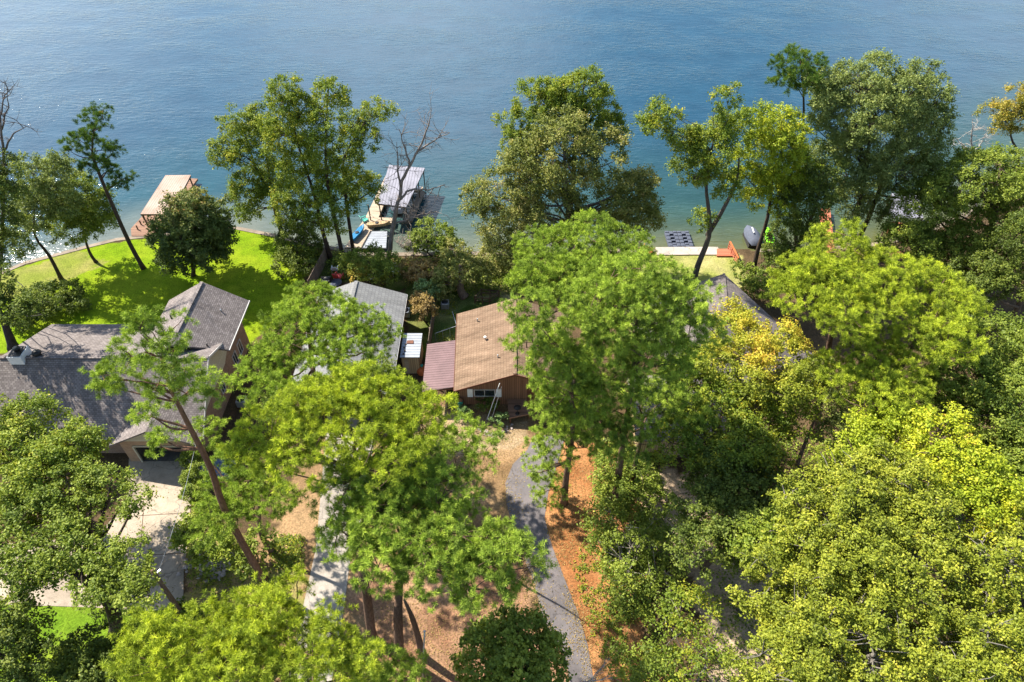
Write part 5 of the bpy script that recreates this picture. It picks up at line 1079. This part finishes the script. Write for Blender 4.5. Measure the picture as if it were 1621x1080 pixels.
# ---------------------------------------------------------------- ground cover that nobody could count
def scatter(name, label, polys, n, size, pal, hgt=.25, cat='ground cover', seed=1, clump=14, lsz=.2, h0=.0):
    r_ = np.random.default_rng(seed); pts = []
    for poly, share in polys:
        wp = np.array(wpoly(poly)); lo_, hi_ = wp.min(0), wp.max(0); k = int(n * share); q = np.zeros((0, 2))
        while len(q) < k:
            c_ = lo_ + (hi_ - lo_) * r_.random((k * 2, 2)); c_ = c_[inpoly(c_[:, 0], c_[:, 1], [tuple(p) for p in wp])]; q = np.concatenate([q, c_])
        pts.append(q[:k])
    q = np.concatenate(pts); q = q[q[:, 1] < yshore(q[:, 0]) - .4]
    dens_ = vnoise(q[:, 0], q[:, 1], 2.2, seed + 50); q = q[dens_ > .35]
    Pp = np.concatenate([q, (h0 + hgt * .4 * np.ones((len(q), 1)))], 1); Rr = size * (.5 + r_.random(len(q)))
    cnt = np.full(len(q), clump); idx = np.repeat(np.arange(len(q)), cnt); m_ = len(idx)
    d = sphere_dirs(m_); pos = Pp[idx] + d * Rr[idx][:, None] * np.array([1, 1, .0]); pos[:, 2] = .03 + np.abs(d[:, 2]) * hgt
    nrm = unit(UP * 1.0 + RNG.normal(size=(m_, 3)) * .45); t = unit(np.cross(nrm, sphere_dirs(m_))); b_ = np.cross(nrm, t); L = lsz * (.6 + .8 * RNG.random(m_))[:, None]
    v = np.stack([pos - t * L * .5, pos + b_ * L * .3, pos + t * L * .5, pos - b_ * L * .3], 1); v[:, :, 2] = np.maximum(v[:, :, 2], .037)
    me = npmesh(name, v.reshape(-1, 3), np.arange(m_ * 4).reshape(m_, 4), leafmat('leaves_' + pal, PAL[pal], .2, .01))
    a = me.attributes.new('tint', 'FLOAT', 'FACE'); a.data.foreach_set('value', np.clip(RNG.random(m_), 0, 1).astype(np.float32))
    o_ = bpy.data.objects.new(name, me); C.objects.link(o_); tag(o_, label, cat, None, 'stuff')
scatter('undergrowth', 'low green undergrowth over the floor of the right woods', [([(1120, 700), (1700, 500), (1800, 1200), (1150, 1200)], .55), ([(940, 690), (1040, 720), (1060, 960), (980, 990), (950, 860)], .2), ([(490, 400), (830, 404), (830, 460), (700, 470), (640, 440), (500, 440)], .25)], 5200, .5, 'green', .45, seed=2)
scatter('leaf_litter', 'brown and rust coloured fallen leaves on straw banks', [([(880, 700), (1000, 760), (1010, 900), (1060, 1100), (960, 1120), (900, 950), (868, 820)], .35), ([(600, 900), (840, 890), (880, 1080), (600, 1080)], .25), ([(640, 660), (830, 680), (800, 760), (640, 780)], .12), ([(800, 740), (880, 740), (930, 980), (940, 1080), (890, 1080), (830, 880)], .05), ([(862, 770), (874, 770), (872, 865), (916, 965), (944, 1085), (930, 1085), (905, 965), (860, 860)], .06), ([(794, 765), (806, 765), (822, 850), (842, 900), (866, 990), (900, 1050), (890, 1060), (852, 990), (832, 900), (806, 840)], .05), ([(200, 760), (300, 760), (292, 960), (200, 960)], .015), ([(490, 400), (830, 404), (830, 470), (500, 440)], .25)], 3600, .6, 'brownleaf', .04, seed=3, clump=7, lsz=.09)
scatter('weeds', 'thin green weeds along the straw bank and yards', [([(900, 860), (1010, 880), (1060, 1080), (970, 1100), (930, 980)], .5), ([(300, 880), (470, 900), (450, 1000), (300, 1000)], .2), ([(690, 480), (724, 480), (724, 550), (690, 550)], .1), ([(430, 850), (480, 850), (480, 900), (430, 900)], .2)], 1100, .25, 'poplar', .15, seed=4, clump=12, lsz=.14)

mb = MB(); rg = random.Random(8)
for k in range(420):
    t = rg.random(); px = -20 + 560 * t; py = np.interp(px, [p[0] for p in shore_px], [p[1] for p in shore_px]); q = P(px, py - abs(rg.gauss(0, 1.6)) - 2.0)
    r_ = rg.uniform(.08, .26); n0 = len(mb.v); rock(q[0], q[1], r_, mb)
    for i in range(n0, len(mb.v)): mb.v[i] = (mb.v[i][0], mb.v[i][1], mb.v[i][2] - .62)
mb.build('shore_rocks', M['rock'], kind='stuff', label='small stones lying in the shallow water below the lawn seawall', cat='rocks')

for nm, pr_ in (('small_house', [(-15.9, 39.95, 5.0), (-15.9, 53.65, 5.0)]), ('wooden_house', [(.25, 40.8, 5.05), (.25, 50.95, 5.05)])):
    root = bpy.data.objects[nm]; MB().bar(tuple(np.array(pr_[0]) + [0, 0, .03]), tuple(np.array(pr_[1]) + [0, 0, .03]), .34, .05).build('ridge_cap', M['roof2'] if nm == 'small_house' else M['roofB'], root)
for nm, x, y, z in (('wooden_house', -1.3, 43.4, 4.4), ('wooden_house', -3.4, 49.0, 3.7), ('small_house', -13.2, 50.8, 3.9), ('small_house', -12.4, 47.0, 3.6), ('brick_house', -27.3, 47.3, 6.5)):
    MB().lathe((x, y, z), [(0, .06), (.42, .06)], 8).build('vent_pipe', M['galv'], bpy.data.objects[nm])
root = bpy.data.objects['brick_house']
MB().bar((-44.4, 40.8, 7.235), (-26.3, 40.8, 7.235), .05, .3, (0, 1, 0)).build('ridge_cap', M['roof1'], root)
MB().bar((-29.55, 43.0, 8.035), (-29.55, 49.95, 8.035), .3, .05).build('ridge_cap', M['roof1'], root)
lawn_chair(662, 303, M['white'], 'white chair at the far outer end of the tan decked dock', 2.6, 1.2)
lawn_chair(578, 352, M['teal'], 'teal chair on the tan dock walkway before the roof', 2.2, 1.1)
